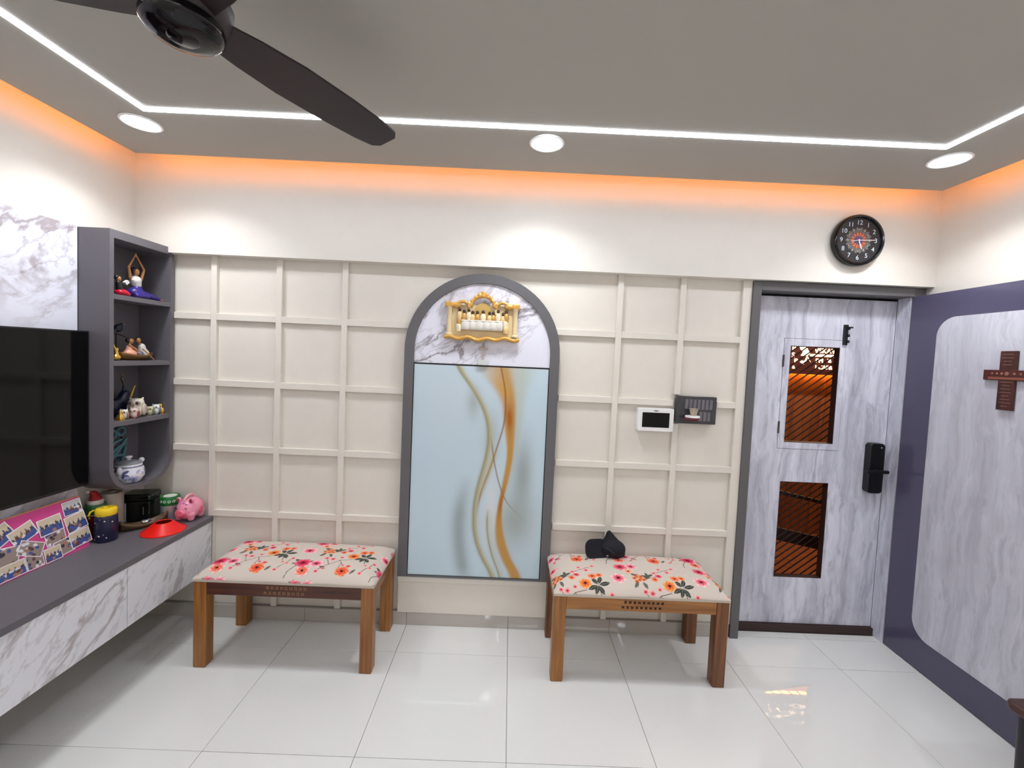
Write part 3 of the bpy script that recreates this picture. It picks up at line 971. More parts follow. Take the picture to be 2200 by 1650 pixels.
# draped ledge and a row of little urn shapes with dark lids
dl = MB()
n = 36
for i in range(n):
    u0 = -0.112 + 0.224 * i / (n - 1)
    dd = 0.006 * abs(math.sin(i * 0.52)) + 0.002
    dl.ell((u0, -0.030 - dd, 0.085), (0.0065, 0.010, 0.028), seg=8, ring=6)
dl.box(-0.118, 0.118, -0.044, -0.010, 0.108, 0.115)
dl.obj('draped_ledge', plain('drape', (222, 216, 206), 0.5), plq, remesh=0.003)
M_URN = plain('urn_cream', (222, 192, 134), 0.4, noise=0.1, nscale=80)
M_URN2 = plain('urn_gold', (196, 150, 82), 0.4, metal=0.2)
M_URN3 = plain('urn_ivory', (234, 218, 186), 0.4)
M_LID = plain('urn_lid', (70, 42, 30), 0.5)
for i, (u, dz, s) in enumerate([(-0.128, 0.036, 1), (-0.103, 0.026, 1), (-0.076, 0.034, 1), (-0.055, 0.020, 1), (-0.028, 0.022, 1), (0.004, 0.026, 1.12), (0.040, 0.018, 1), (0.062, 0.020, 1), (0.088, 0.034, 1), (0.116, 0.016, 1), (0.134, 0.034, 1), (-0.130, -0.045, 1.1), (0.134, -0.050, 1.1), (-0.128, -0.005, 1), (0.130, -0.012, 1)]):
    z0 = 0.095 + dz * 0.8
    ur = MB().lathe([(0.0, -0.012), (0.012, -0.010), (0.0165, 0.012), (0.013, 0.030), (0.006, 0.038), (0.0, 0.039)], c=(u, -0.026, z0), seg=12, scale=(s, s)).obj('urn', (M_URN, M_URN2, M_URN3)[i % 3], plq, smooth=True)
    MB().ell((u, -0.028, z0 + 0.046), (0.0090 * s, 0.009, 0.0115), seg=10, ring=8).obj('lid', M_LID if i < 11 else M_URN, ur, smooth=True)

# ---- small standing crucifix-like ornament below the plaque
cr = thing('small_cross', 'small pale cross ornament on a clear stand below the gold plaque', 'cross', (-0.158, -0.030, 1.552))
MB().box(-0.029, 0.029, -0.010, 0.010, 0.0, 0.030).obj('stand', plain('clear_stand', (206, 208, 204), 0.15), cr, bevel=0.002)
MB().box(-0.005, 0.005, -0.004, 0.004, 0.030, 0.122).obj('upright', plain('cross_pale', (176, 156, 140), 0.4), cr, bevel=0.002)
MB().box(-0.021, 0.021, -0.0045, 0.0045, 0.086, 0.098).obj('arm', MATS['cross_pale'], cr, bevel=0.003)
for p in ((-0.022, 0.092), (0.022, 0.092), (0, 0.120)):
    MB().ell((p[0], 0, p[1]), (0.006, 0.0045, 0.006), seg=10, ring=8).obj('knob', MATS['cross_pale'], cr, smooth=True)

# ================================================================== WALL ITEMS
# ---- clock
CKX, CKZ, CKR = 1.892, 2.334, 0.142
clock = thing('wall_clock', 'round black wall clock with white numerals and mandala dial', 'clock', (CKX, YBEAM, CKZ))
toY = Euler((PI / 2, 0, 0)).to_matrix().to_4x4()      # +Z of the lathe becomes -Y
MB().lathe([(0.0, 0.001), (CKR - 0.012, 0.001), (CKR - 0.004, 0.006), (CKR, 0.022), (CKR - 0.003, 0.040), (CKR - 0.010, 0.046), (CKR - 0.017, 0.043), (CKR - 0.022, 0.030), (0.0, 0.030)], mat=toY, seg=64).obj('rim', plain('clock_black', (16, 15, 17), 0.12), clock, smooth=True)
nr, nt = 70, 180
rr, tt = np.meshgrid(np.linspace(0.0002, CKR - 0.0205, nr), np.linspace(0, 2 * PI, nt))
q = rr / (CKR - 0.0205)
Cimg = np.ones(rr.shape + (3,)) * L3(40, 40, 44)
def ov(mask, col):
    global Cimg
    Cimg = np.where(mask[..., None], np.array(col), Cimg)
edge = 0.56 + 0.035 * np.cos(18 * tt)
ov(q < edge, L3(92, 90, 90))
ov((q < edge) & (np.abs(np.cos(9 * tt)) > 0.80) & (q > 0.36), L3(114, 112, 110))
ov((q > 0.47) & (q < 0.51) & (np.cos(12 * tt) > 0.9), L3(232, 214, 180))
ov(q < 0.36 + 0.02 * np.cos(18 * tt), L3(150, 76, 54))
ov((q < 0.34) & (np.cos(14 * tt) > 0.2 + 2.0 * np.abs(q - 0.26)), L3(214, 122, 92))
ov(q < 0.165 + 0.05 * np.abs(np.cos(6 * tt)), L3(76, 70, 112))
ov((q < 0.12) & (np.cos(10 * tt) > 0.4), L3(110, 92, 128))
P = np.stack([rr * np.cos(tt), np.full_like(rr, -0.0312), rr * np.sin(tt)], -1)
grid_mesh('dial', P, Cimg, vcol('dial_print', rough=0.35), clock)
M_NUM = plain('numeral_white', (214, 228, 238), 0.4)
for h in range(1, 13):
    me = text_mesh(str(h), 0.034, 0.0002)
    me.materials.clear(); me.materials.append(M_NUM)
    a = math.radians(90 - 30 * h)
    share('numeral', me, clock, (0.096 * math.cos(a), -0.0316, 0.096 * math.sin(a)), FACE_CAM)
def hand(name, deg, length, w, tail, y):
    a = math.radians(90 - deg)
    MB().box(-tail, length, -0.0008, 0.0008, -w / 2, w / 2).obj(name, M_WHITE, clock).rotation_euler = (0, -a, 0)
    o_ = [c for c in clock.children if c.name.startswith(name)][-1]
    o_.location = (0, y, 0)
hand('hour_hand', 160, 0.050, 0.0055, 0.004, -0.0335)
hand('minute_hand', 88, 0.088, 0.003, 0.0, -0.0350)
hand('second_hand', 258, 0.044, 0.0026, 0.0, -0.0365)
MB().cyl((0, -0.038, 0), (0, -0.032, 0), 0.004, seg=14).obj('hub', M_WHITE, clock)

# ---- video intercom
ic = thing('intercom', 'white video intercom panel with black screen on the batten wall', 'intercom', (0.8475, 0.0, 1.281))
MB().prism(round_rect(-0.103, 0.103, -0.066, 0.066, 0.008, 5), -0.024, YB - 0.0005, 'XZ').obj('casing', M_WHITE, ic, bevel=0.002)
MB().box(-0.078, 0.078, -0.0252, -0.0238, -0.043, 0.042).obj('display', M_SCREEN, ic)
plain('print_grey', (120, 118, 120), 0.5)
MB().prism([(-0.020, 0.0525), (-0.008, 0.0555), (0.0, 0.0575), (0.008, 0.0555), (0.020, 0.0525), (0.008, 0.0495), (0, 0.0480), (-0.008, 0.0495)], -0.0245, -0.0238, 'XZ').obj('logo', MATS['print_grey'], ic)

# ---- switch plate with vaporiser plugged in
sw = thing('switch_plate', 'dark grey glossy switch plate with two banks of switches', 'switch', (1.081, 0.0, 1.346))
M_PLATE = plain('plate_grey', (62, 60, 64), 0.12)
MB().prism(round_rect(-0.115, 0.115, -0.0795, 0.0795, 0.006, 4), -0.016, YB - 0.0005, 'XZ').obj('plate', M_PLATE, sw, bevel=0.002)
M_KEY = plain('switch_key', (112, 108, 114), 0.3)
for (x0, n, z0, z1) in ((-0.068, 6, 0.006, 0.060), (0.016, 2, -0.060, -0.010)):
    MB().box(x0 - 0.003, x0 + n * 0.0235 + 0.010, -0.0172, -0.0158, z0 - 0.003, z1 + 0.003).obj('bank', plain('bank_grey', (92, 88, 94), 0.3), sw)
    for i in range(n + 1):
        w = 0.0235
        xx = x0 + i * w
        if xx + 0.017 > x0 + n * w + 0.018:
            continue
        MB().box(xx + 0.001, xx + 0.0165, -0.0215, -0.0165, z0, z1, rot=(0.05, 0, 0)).obj('key', M_KEY, sw, bevel=0.001)
vp = thing('plug_in_vaporiser', 'small plug-in vaporiser with beige cup and maroon base on the switch plate', 'vaporiser', (1.048, -0.024, 1.303))
MB().lathe([(0.0, -0.012), (0.030, -0.010), (0.034, -0.002), (0.032, 0.004), (0.0, 0.004)], c=(-0.008, -0.034, 0), seg=28).obj('base', plain('maroon', (92, 22, 34), 0.3), vp, smooth=True)
MB().lathe([(0.031, 0.004), (0.0335, 0.006), (0.0325, 0.014), (0.0, 0.014)], c=(-0.004, -0.034, 0), seg=28).obj('ring', M_WHITE, vp, smooth=True)
MB().lathe([(0.012, 0.014), (0.016, 0.030), (0.020, 0.047), (0.021, 0.049), (0.0, 0.049)], c=(0.0, -0.034, 0), seg=24).obj('cup', plain('beige_cup', (178, 164, 146), 0.35), vp, smooth=True)
MB().box(-0.02, 0.02, -0.02, 0.0022, -0.01, 0.006).obj('plug', plain('maroon', (92, 22, 34), 0.3), vp)

vp.scale = (1.25, 1.0, 1.15)
# ---- wooden cross on the open door leaf
wc = thing('wooden_cross', 'dark brown wooden cross with engraved lines hung on the open door leaf', 'cross', (2.2735, -0.527, 1.462), math.radians(-1.6))
M_CROSS = wood('cross_wood', (86, 44, 36), (50, 26, 24), 'Z', 1.0, 0.4)
MB().box(-0.016, -0.003, -0.033, 0.033, 0.0, 0.270).obj('upright', M_CROSS, wc, bevel=0.0015)
MB().box(-0.0165, -0.004, -0.098, 0.098, 0.135, 0.183).obj('crossbar', wood('cross_wood_red', (92, 44, 36), (60, 28, 26), 'Y', 1.0, 0.35), wc, bevel=0.0015)
M_ENG = plain('engraved_line', (122, 86, 70), 0.5)
for i in range(16):
    z = 0.016 + i * 0.0158
    if 0.128 < z < 0.190:
        continue
    w = 0.014 + 0.012 * ((i * 37) % 10) / 10
    MB().box(-0.0168, -0.0158, -w, w, z, z + 0.0035).obj('engraved_line', M_ENG, wc)
MB().box(-0.0172, -0.0163, -0.075, 0.075, 0.140, 0.150).obj('engraved_band', plain('engraved_band', (140, 80, 60), 0.45), wc)
for y, r in ((0.02, .006), (0.0, .009), (0.04, .005), (-0.03, .006), (0.06, .005), (-0.055, .005)):
    MB().ell((-0.0165, y, 0.166), (0.002, r, r), seg=10, ring=6).obj('engraved_dot', plain('engraved_dot', (142, 92, 78), 0.45), wc)

# ================================================================== BENCHES
PU, PV = 0.425, 0.36
def floral(U, V, seed):
    rng = np.random.RandomState(seed)
    img = np.ones(U.shape + (3,)) * L3(206, 194, 182)
    img *= (1 + 0.03 * np.sin(U * 2400) * np.sin(V * 2400))[..., None]
    def put(mask, col):
        img[mask] = col if np.ndim(col) == 1 else col[mask]
    SC = 1.42
    ORG = [0.0, 0.0]
    def loc(cx, cy, ang):
        cx, cy = ORG[0] + SC * (cx - ORG[0]), ORG[1] + SC * (cy - ORG[1])
        du = ((U - cx + PU / 2) % PU - PU / 2) / SC
        dv = ((V - cy + PV / 2) % PV - PV / 2) / SC
        c, s = math.cos(ang), math.sin(ang)
        return du * c + dv * s, -du * s + dv * c
    def leaf(cx, cy, l, w, ang, col):
        x, y = loc(cx, cy, ang)
        t = np.clip(x / l, 0, 1)
        put((x > 0) & (x < l) & (np.abs(y) < w * np.sin(PI * t) ** 0.8), L3(*col))
        put((x > 0.1 * l) & (x < 0.9 * l) & (np.abs(y) < 0.0007), L3(130, 126, 118))
    def stem(pts, w, col):
        for (x0, y0), (x1, y1) in zip(pts[:-1], pts[1:]):
            L_ = math.hypot(x1 - x0, y1 - y0)
            x, y = loc(x0, y0, math.atan2(y1 - y0, x1 - x0))
            put((x > -w) & (x < L_ + w) & (np.abs(y) < w), L3(*col))
    def bloom(cx, cy, r, cin, cmid, cout, n=5, ph=0.0, sq=0.85, ang=0.0):
        x, y = loc(cx, cy, ang)
        y = y / sq
        R = np.hypot(x, y); th = np.arctan2(y, x) + ph
        ed = r * (0.84 + 0.16 * np.abs(np.cos(n * th / 2)) + 0.05 * np.sin(11 * th))
        t = np.clip(R / ed, 0, 1)[..., None]
        a_, b__, c_ = L3(*cin), L3(*cmid), L3(*cout)
        col = np.where(t < 0.5, a_ + (b__ - a_) * (t / 0.5), b__ + (c_ - b__) * ((t - 0.5) / 0.5))
        col = col * (1 + 0.22 * np.cos(n * th + 9 * R / r))[..., None]
        put(R < ed, np.clip(col, 0, 1))
        put(R < 0.22 * r, L3(84, 20, 26))
    GRN, GR2, BR = (62, 66, 58), (92, 94, 84), (96, 58, 56)
    # crimson rose pair
    ox, oy = 0.085, 0.075
    ORG[:] = [ox, oy]
    for a, l in ((2.6, .034), (3.3, .03), (0.4, .03), (5.2, .028)):
        leaf(ox + 0.008 * math.cos(a), oy + 0.008 * math.sin(a) + 0.008, l, 0.007, a, GRN)
    stem([(ox - 0.01, oy), (ox - 0.035, oy - 0.035), (ox - 0.04, oy - 0.06)], 0.0012, GRN)
    bloom(ox + 0.014, oy - 0.030, 0.026, (240, 150, 90), (232, 96, 80), (246, 196, 184), 6, 0.4)
    bloom(ox, oy + 0.008, 0.030, (150, 16, 44), (206, 36, 78), (232, 120, 140), 5, 0.2)
    bloom(ox + 0.048, oy + 0.008, 0.025, (176, 24, 60), (228, 98, 124), (246, 200, 204), 6, 0.9)
    leaf(ox + 0.066, oy - 0.006, 0.026, 0.006, -0.5, GRN)
    # orange bloom with bud
    ox, oy = 0.30, 0.040
    ORG[:] = [ox, oy]
    stem([(ox - 0.02, oy + 0.05), (ox - 0.018, oy + 0.02), (ox, oy)], 0.0011, GR2)
    bloom(ox, oy, 0.026, (226, 88, 46), (226, 84, 62), (240, 150, 104), 5, 0.1)
    bloom(ox + 0.014, oy + 0.026, 0.010, (214, 60, 60), (226, 92, 80), (238, 140, 120), 5, 0.4)
    leaf(ox + 0.03, oy - 0.01, 0.026, 0.005, 0.9, GR2)
    # pink bud branch
    ox, oy = 0.215, 0.115
    ORG[:] = [ox, oy]
    stem([(ox - 0.03, oy - 0.055), (ox, oy - 0.02), (ox + 0.03, oy + 0.01), (ox + 0.07, oy + 0.02)], 0.0011, BR)
    stem([(ox, oy - 0.02), (ox - 0.02, oy + 0.018)], 0.0010, BR)
    stem([(ox + 0.03, oy + 0.01), (ox + 0.05, oy - 0.02)], 0.0010, BR)
    for x, y, r in ((-0.03, -0.058, .009), (-0.012, -0.045, .007), (-0.022, 0.02, .011), (0.002, 0.016, .012), (0.03, 0.03, .009), (0.052, -0.022, .008), (0.062, 0.03, .008)):
        bloom(ox + x, oy + y, r, (196, 40, 70), (232, 112, 122), (244, 178, 176), 5, x * 90)
    # dark leaf sprig with orange lily
    ox, oy = 0.375, 0.170
    ORG[:] = [ox, oy]
    for a, l in ((0.2, .04), (1.2, .034), (2.2, .030), (-1.0, .034), (3.6, .036), (4.4, .03)):
        leaf(ox + 0.004 * math.cos(a), oy + 0.004 * math.sin(a), l, 0.0075, a, GRN)
    bloom(ox - 0.045, oy + 0.006, 0.024, (176, 60, 30), (228, 110, 56), (244, 176, 104), 6, 0.5)
    stem([(ox, oy), (ox + 0.012, oy - 0.045)], 0.0012, GRN)
    # pale pink anemone + rust cluster
    ox, oy = 0.06, 0.215
    ORG[:] = [ox, oy]
    bloom(ox, oy, 0.028, (168, 24, 54), (232, 100, 120), (248, 206, 206), 6, 0.1)
    for i in range(9):
        bloom(ox + 0.075 + 0.024 * math.cos(i * 2.4) * (0.3 + i / 10), oy + 0.004 + 0.02 * math.sin(i * 2.4) * (0.3 + i / 10), 0.009, (150, 60, 30), (214, 110, 60), (236, 150, 100), 5, i)
    for a in (0.3, 2.3, 4.1, 5.2):
        leaf(ox + 0.078 + 0.016 * math.cos(a), oy + 0.018 * math.sin(a), 0.028, 0.006, a, GR2)
    stem([(ox + 0.10, oy), (ox + 0.14, oy + 0.012)], 0.001, GRN)
    bloom(ox + 0.150, oy + 0.016, 0.013, (176, 30, 62), (214, 70, 92), (232, 140, 140), 5, 0.3)
    # far row: rose pair and buds
    ox, oy = 0.12, 0.315
    ORG[:] = [ox, oy]
    for a, l in ((2.8, .03), (0.2, .03), (4.6, .03)):
        leaf(ox, oy, l + 0.015, 0.007, a, GRN)
    bloom(ox - 0.02, oy, 0.026, (160, 18, 48), (212, 60, 90), (238, 150, 160), 5, 0.6)
    bloom(ox + 0.022, oy + 0.004, 0.022, (190, 40, 70), (230, 110, 130), (246, 196, 196), 6, 0.2)
    bloom(ox + 0.004, oy - 0.028, 0.018, (226, 110, 80), (238, 150, 120), (248, 200, 180), 5, 0.9)
    ox, oy = 0.31, 0.290
    ORG[:] = [ox, oy]
    stem([(ox - 0.04, oy - 0.02), (ox, oy), (ox + 0.045, oy + 0.022)], 0.001, BR)
    for x, y, r in ((-0.038, -0.018, .011), (-0.012, 0.010, .010), (0.014, -0.008, .012), (0.040, 0.020, .010)):
        bloom(ox + x, oy + y, r, (208, 60, 80), (234, 120, 126), (246, 186, 180), 5, x * 60)
    bloom(ox + 0.03, oy - 0.045, 0.018, (214, 70, 40), (232, 112, 70), (244, 164, 120), 5, 0.2)
    bloom(ox + 0.055, oy - 0.04, 0.014, (214, 70, 40), (232, 112, 70), (244, 164, 120), 5, 0.7)
    # fillers: twig with buds and a dark sprig
    ox, oy = 0.42, 0.075
    ORG[:] = [ox, oy]
    stem([(ox - 0.02, oy - 0.03), (ox, oy), (ox + 0.012, oy + 0.035)], 0.0011, BR)
    for x, y, r in ((-0.02, -0.03, .009), (0.006, 0.004, .008), (-0.012, 0.012, .007), (0.014, 0.036, .010)):
        bloom(ox + x, oy + y, r, (206, 50, 70), (234, 116, 120), (246, 184, 178), 5, x * 80)
    ox, oy = 0.215, 0.235
    ORG[:] = [ox, oy]
    for a, l in ((0.5, .026), (1.7, .022), (3.0, .024), (4.2, .020)):
        leaf(ox, oy, l, 0.005, a, GRN)
    bloom(ox + 0.022, oy - 0.016, 0.013, (206, 60, 44), (230, 104, 74), (244, 160, 120), 5, 0.3)
    return img

def bench(label, x0, x1, y0, y1, dark_apron, seed, offs, dome):
    W, D = x1 - x0, y1 - y0
    t = thing('bench', label, 'bench', ((x0 + x1) / 2, (y0 + y1) / 2, 0.0), group='floral upholstered benches')
    leg_m = [wood('bench_wood_a', (168, 112, 52), (120, 72, 28), 'Z', 1.0, 0.3, 1.0), wood('bench_wood_b', (132, 82, 42), (84, 48, 24), 'Z', 1.0, 0.3, 5.0)]
    ap_m = wood('bench_apron_dark', (92, 46, 30), (58, 28, 20), 'X', 1.0, 0.3, 2.0) if dark_apron else wood('bench_apron_gold', (172, 116, 58), (128, 78, 34), 'X', 1.0, 0.3, 3.0)
    side_m = wood('bench_side', (150, 98, 48), (104, 62, 28), 'Y', 1.0, 0.3, 4.0)
    LG = 0.062
    HT = 0.437
    k = 0
    for sx_, sy_ in ((-1, -1), (1, -1), (-1, 1), (1, 1)):
        cx, cy = sx_ * (W / 2 - LG / 2), sy_ * (D / 2 - LG / 2)
        mat = leg_m[0] if (dark_apron or k == 0) else leg_m[1]
        MB().box(cx - LG / 2, cx + LG / 2, cy - LG / 2, cy + LG / 2, 0.0, HT).obj('leg', mat, t, bevel=0.005)
        k += 1
    for sy_ in (-1, 1):
        yy = sy_ * (D / 2 - 0.018)
        rail = MB().box(-W / 2 + LG, W / 2 - LG, yy - 0.013, yy + 0.013, HT - 0.066, HT).obj('apron', ap_m, t, bevel=0.002)
        if sy_ < 0:
            cv = MB()
            for i in range(9):
                for j in range(2):
                    u = -0.092 + i * 0.023 + 0.0115 * j
                    z = HT - 0.046 + j * 0.026
                    for a in (0.7, -0.7):
                        cv.box(u - 0.0085, u + 0.0085, yy - 0.0138, yy - 0.0122, z - 0.0026, z + 0.0026, rot=(0, a + (PI / 2 if (i + j) % 2 else 0), 0))
            cv.obj('carving', plain('carved_recess', (66, 38, 18), 0.6) if not dark_apron else plain('carved_inlay', (150, 110, 80), 0.6), rail)
    for sx_ in (-1, 1):
        xx = sx_ * (W / 2 - 0.018)
        MB().box(xx - 0.013, xx + 0.013, -D / 2 + LG, D / 2 - LG, HT - 0.066, HT).obj('apron', side_m, t, bevel=0.002)
    # cushion: domed, rounded edges, printed cloth
    nu, nv = 400, 220
    s = np.linspace(-1, 1, nu); r = np.linspace(-1, 1, nv)
    ease = lambda q_: np.sign(q_) * (1 - (1 - np.abs(q_)) ** 1.6)
    hx, hy = W / 2 + 0.004, D / 2 + 0.003
    X, Y = ease(s) * hx, ease(r) * hy
    def edge(d, R):                     # rounded shoulder profile, d = distance to the edge
        q_ = np.clip(d / R, 0, 1)
        return np.sqrt(np.maximum(0, 1 - (1 - q_) ** 2))
    XX, YY = np.meshgrid(X, Y)
    ex, ey = edge(hx - np.abs(XX), 0.085), edge(hy - np.abs(YY), 0.085)
    Z = HT + 0.013 + 0.046 * np.minimum(ex, ey) ** 0.9 * (0.35 + 0.65 * np.maximum(ex * ey, 0)) + dome * (1 - (XX / hx) ** 2) * (1 - (YY / hy) ** 2)
    Z += 0.0012 * np.sin(XX * 23 + seed) * np.cos(YY * 31)
    zx = Z[nv // 2]; zy = Z[:, nu // 2]
    Ua = np.concatenate([[0], np.cumsum(np.hypot(np.diff(X), np.diff(zx)))])
    Va = np.concatenate([[0], np.cumsum(np.hypot(np.diff(Y), np.diff(zy)))])
    UU, VV = np.meshgrid(Ua + offs[0], Va + offs[1])
    img_ = floral(UU, VV, seed)
    P_ = np.stack([XX, YY, Z], -1)
    o = grid_mesh('cushion', P_, img_, vcol('floral_cloth', rough=0.85, spec=0.2, bump=0.15), t)
    # close it downwards
    MB().box(-hx + 0.001, hx - 0.001, -hy + 0.001, hy - 0.001, HT + 0.0005, HT + 0.0130).obj('cushion_base', plain('cushion_under', (196, 184, 170), 0.9), t)
    return t
bench('bench with floral cushion and dark reddish front apron beside the console', -1.510, -0.626, -0.402, -0.012, True, 3, (-0.005, -0.03), 0.012)
bench('bench with floral cushion and golden apron carrying the navy cap', 0.266, 1.138, -0.402, -0.012, False, 8, (0.13, 0.12), 0.018)

# ---- navy cap on the right bench
cap = thing('baseball_cap', 'navy blue baseball cap tipped over on the right bench', 'cap', (0.575, -0.094, 0.499))
M_NAVY = plain('navy_cloth', (11, 12, 24), 0.85, bump=0.1, nscale=300)
cw = MB()
cw.ell((0.045, 0.0, 0.052), (0.075, 0.060, 0.050))
cw.cap((0.020, 0.015, 0.055), (0.028, 0.020, 0.135), 0.040, 0.012)
cw.cap((0.028, 0.020, 0.125), (0.085, 0.010, 0.045), 0.018, 0.034)
cw.cap((0.06, -0.02, 0.03), (0.095, -0.01, 0.03), 0.030, 0.022)
cw.obj('crown', M_NAVY, cap, remesh=0.005)
br = MB()
bp_ = round_rect(-0.112, 0.02, 0.004, 0.112, 0.042, 8)
br.prism(bp_, -0.004, 0.004, 'XZ')
brim = br.obj('brim', M_NAVY, cap, bevel=0.002)
brim.rotation_euler = (math.radians(-18), 0, math.radians(8)); brim.location = (0.0, -0.036, 0.0)
MB().tube([(-0.005, -0.052, 0.075), (0.012, -0.062, 0.070), (0.028, -0.062, 0.058), (0.045, -0.058, 0.050)], 0.004, seg=8).obj('strap', plain('navy_strap', (34, 34, 52), 0.7), cap)
MB().ell((0.004, -0.062, 0.036), (0.007, 0.003, 0.004), seg=10, ring=6).obj('buckle', plain('buckle', (128, 130, 140), 0.3, metal=0.6), cap)

# ---- dark table corner at the right edge
tb = thing('side_table', 'dark brown wooden side table at the right edge of the view', 'table', (2.062, -1.24, 0.0))
M_TBL = wood('table_dark', (74, 44, 36), (44, 26, 24), 'Y', 1.0, 0.35)
MB().prism(round_rect(-0.228, 0.228, -0.27, 0.27, 0.03, 6), 0.425, 0.455, 'XY').obj('table_top', M_TBL, tb, bevel=0.008)
for sx_ in (-1, 1):
    for sy_ in (-1, 1):
        MB().cyl((sx_ * 0.185, sy_ * 0.225, 0.0), (sx_ * 0.185, sy_ * 0.225, 0.426), 0.016, 0.024, seg=16).obj('leg', plain('table_leg', (24, 20, 28), 0.4), tb, smooth=True)
MB().box(-0.19, 0.19, -0.23, 0.23, 0.36, 0.426).obj('frame', M_TBL, tb)

# ================================================================== THINGS ON THE CONSOLE
CTZ = CT
# ---- photo collage board
bd = thing('photo_board', 'pink photo collage board leaning under the television', 'photo board', (-1.992, -0.424, CTZ))
lean = math.radians(-13)
bdm = Euler((0, lean, 0)).to_matrix().to_4x4()
brd = MB().box(-0.012, 0.0, -0.66, 0.0, 0.0, 0.245).obj('board', plain('pink_card', (206, 66, 138), 0.5), bd)
brd.rotation_euler = (0, lean, 0)
edge_ = MB().box(-0.0125, 0.0005, -0.66, 0.0, 0.245, 0.2495).obj('top_edge', plain('card_edge', (196, 140, 92), 0.7), brd)
M_PHOTO = vcol('photo_print', rough=0.3)
def photo(yc, zc_, w, h, ang, seed, style):
    rng = np.random.RandomState(seed)
    nu, nv = 40, 30
    u, v = np.meshgrid(np.linspace(0, 1, nu), np.linspace(0, 1, nv))
    im = np.ones((nv, nu, 3)) * L3(206, 190, 166)
    if style == 1:
        im[:] = L3(198, 196, 198)
    if style == 2:
        im[:] = L3(150, 132, 126)
    hgt = 0.55 + 0.10 * np.sin(u * 30 + seed) + 0.06 * np.sin(u * 71)
    im = np.where((v < hgt)[..., None] & (style != 2), L3(64, 84, 148), im)
    im = np.where((v < hgt)[..., None] & (v > hgt - 0.12)[..., None] & (style != 2), L3(60, 52, 66), im)
    for k_ in range(14):
        cu_, cv_ = rng.rand(), rng.rand()
        c = [(70, 88, 150), (44, 44, 60), (170, 120, 100), (222, 220, 224), (96, 60, 60)][rng.randint(5)]
        im = np.where((((u - cu_) / 0.09) ** 2 + ((v - cv_) / 0.10) ** 2 < 1)[..., None] & ((style == 2) | (v < hgt)[..., None]), L3(*c), im)
    bordr = (u < 0.05) | (u > 0.95) | (v < 0.06) | (v > 0.94)
    im = np.where(bordr[..., None], L3(236, 228, 232), im)
    c, s = math.cos(ang), math.sin(ang)
    lu, lv = (u - 0.5) * w, (v - 0.5) * h
    P_ = np.stack([np.full_like(u, 0.0016 + 0.0004 * (seed % 5)), yc + lu * c - lv * s, zc_ + lu * s + lv * c], -1)
    grid_mesh('photo', P_, im, M_PHOTO, brd, thick=(-0.0008, 0, 0), smooth=False)
for i, a in enumerate([(-0.040, 0.205, 0.085, 0.066, 0.03, 1), (-0.038, 0.132, 0.095, 0.078, 0.10, 0), (-0.035, 0.056, 0.095, 0.072, 0.06, 0),
                       (-0.145, 0.160, 0.100, 0.075, 0.05, 0), (-0.135, 0.098, 0.085, 0.060, 0.02, 2), (-0.110, 0.045, 0.080, 0.070, 0.08, 2),
                       (-0.250, 0.165, 0.100, 0.070, 0.32, 0), (-0.235, 0.092, 0.095, 0.062, -0.5, 2), (-0.160, 0.034, 0.070, 0.062, 0.0, 0), (-0.230, 0.038, 0.065, 0.066, 0.0, 2),
                       (-0.330, 0.185, 0.100, 0.075, 0.45, 0), (-0.320, 0.095, 0.080, 0.080, -0.2, 2), (-0.320, 0.036, 0.110, 0.062, 0.02, 0),
                       (-0.44, 0.16, 0.10, 0.075, 0.1, 0), (-0.44, 0.06, 0.11, 0.08, -0.1, 0), (-0.56, 0.12, 0.12, 0.09, 0.05, 2)]):
    photo(a[0], a[1], a[2], a[3], a[4], i + 1, a[5])

# ---- santa-topped canister
sc_ = sc0 = thing('festive_canister', 'dark red canister with green lid and red santa hat behind the water bottle', 'canister', (-2.062, -0.325, CTZ))
MB().lathe([(0.0, 0.0), (0.036, 0.0), (0.038, 0.004), (0.038, 0.128), (0.0, 0.128)], seg=32).obj('body', plain('deep_red', (96, 14, 20), 0.35), sc_, smooth=True)
MB().lathe([(0.040, 0.128), (0.041, 0.132), (0.041, 0.178), (0.038, 0.184), (0.0, 0.184)], seg=32).obj('lid', plain('santa_green', (34, 92, 48), 0.4), sc_, smooth=True)
MB().lathe([(0.0385, 0.126), (0.0425, 0.128), (0.0385, 0.131)], seg=32).obj('rim', plain('santa_white', (206, 200, 192), 0.8), sc_, smooth=True)
MB().lathe([(0.0, 0.184), (0.030, 0.184), (0.033, 0.192), (0.032, 0.202), (0.027, 0.206), (0.0, 0.206)], c=(0.004, -0.004, 0), seg=24).obj('hat_trim', plain('santa_white', (206, 200, 192), 0.8), sc_, smooth=True)
hh = MB()
hh.cap((0.004, -0.004, 0.208), (-0.002, -0.006, 0.240), 0.026, 0.016)
hh.cap((-0.002, -0.006, 0.240), (-0.012, -0.022, 0.252), 0.015, 0.007)
hh.obj('hat', plain('santa_red', (150, 18, 26), 0.7), sc_, remesh=0.004)
MB().ell((-0.014, -0.026, 0.254), (0.009, 0.009, 0.009), seg=14, ring=10).obj('pompom', plain('santa_white', (206, 200, 192), 0.8), sc_, smooth=True)

sc0.scale = (1, 1, 0.92)
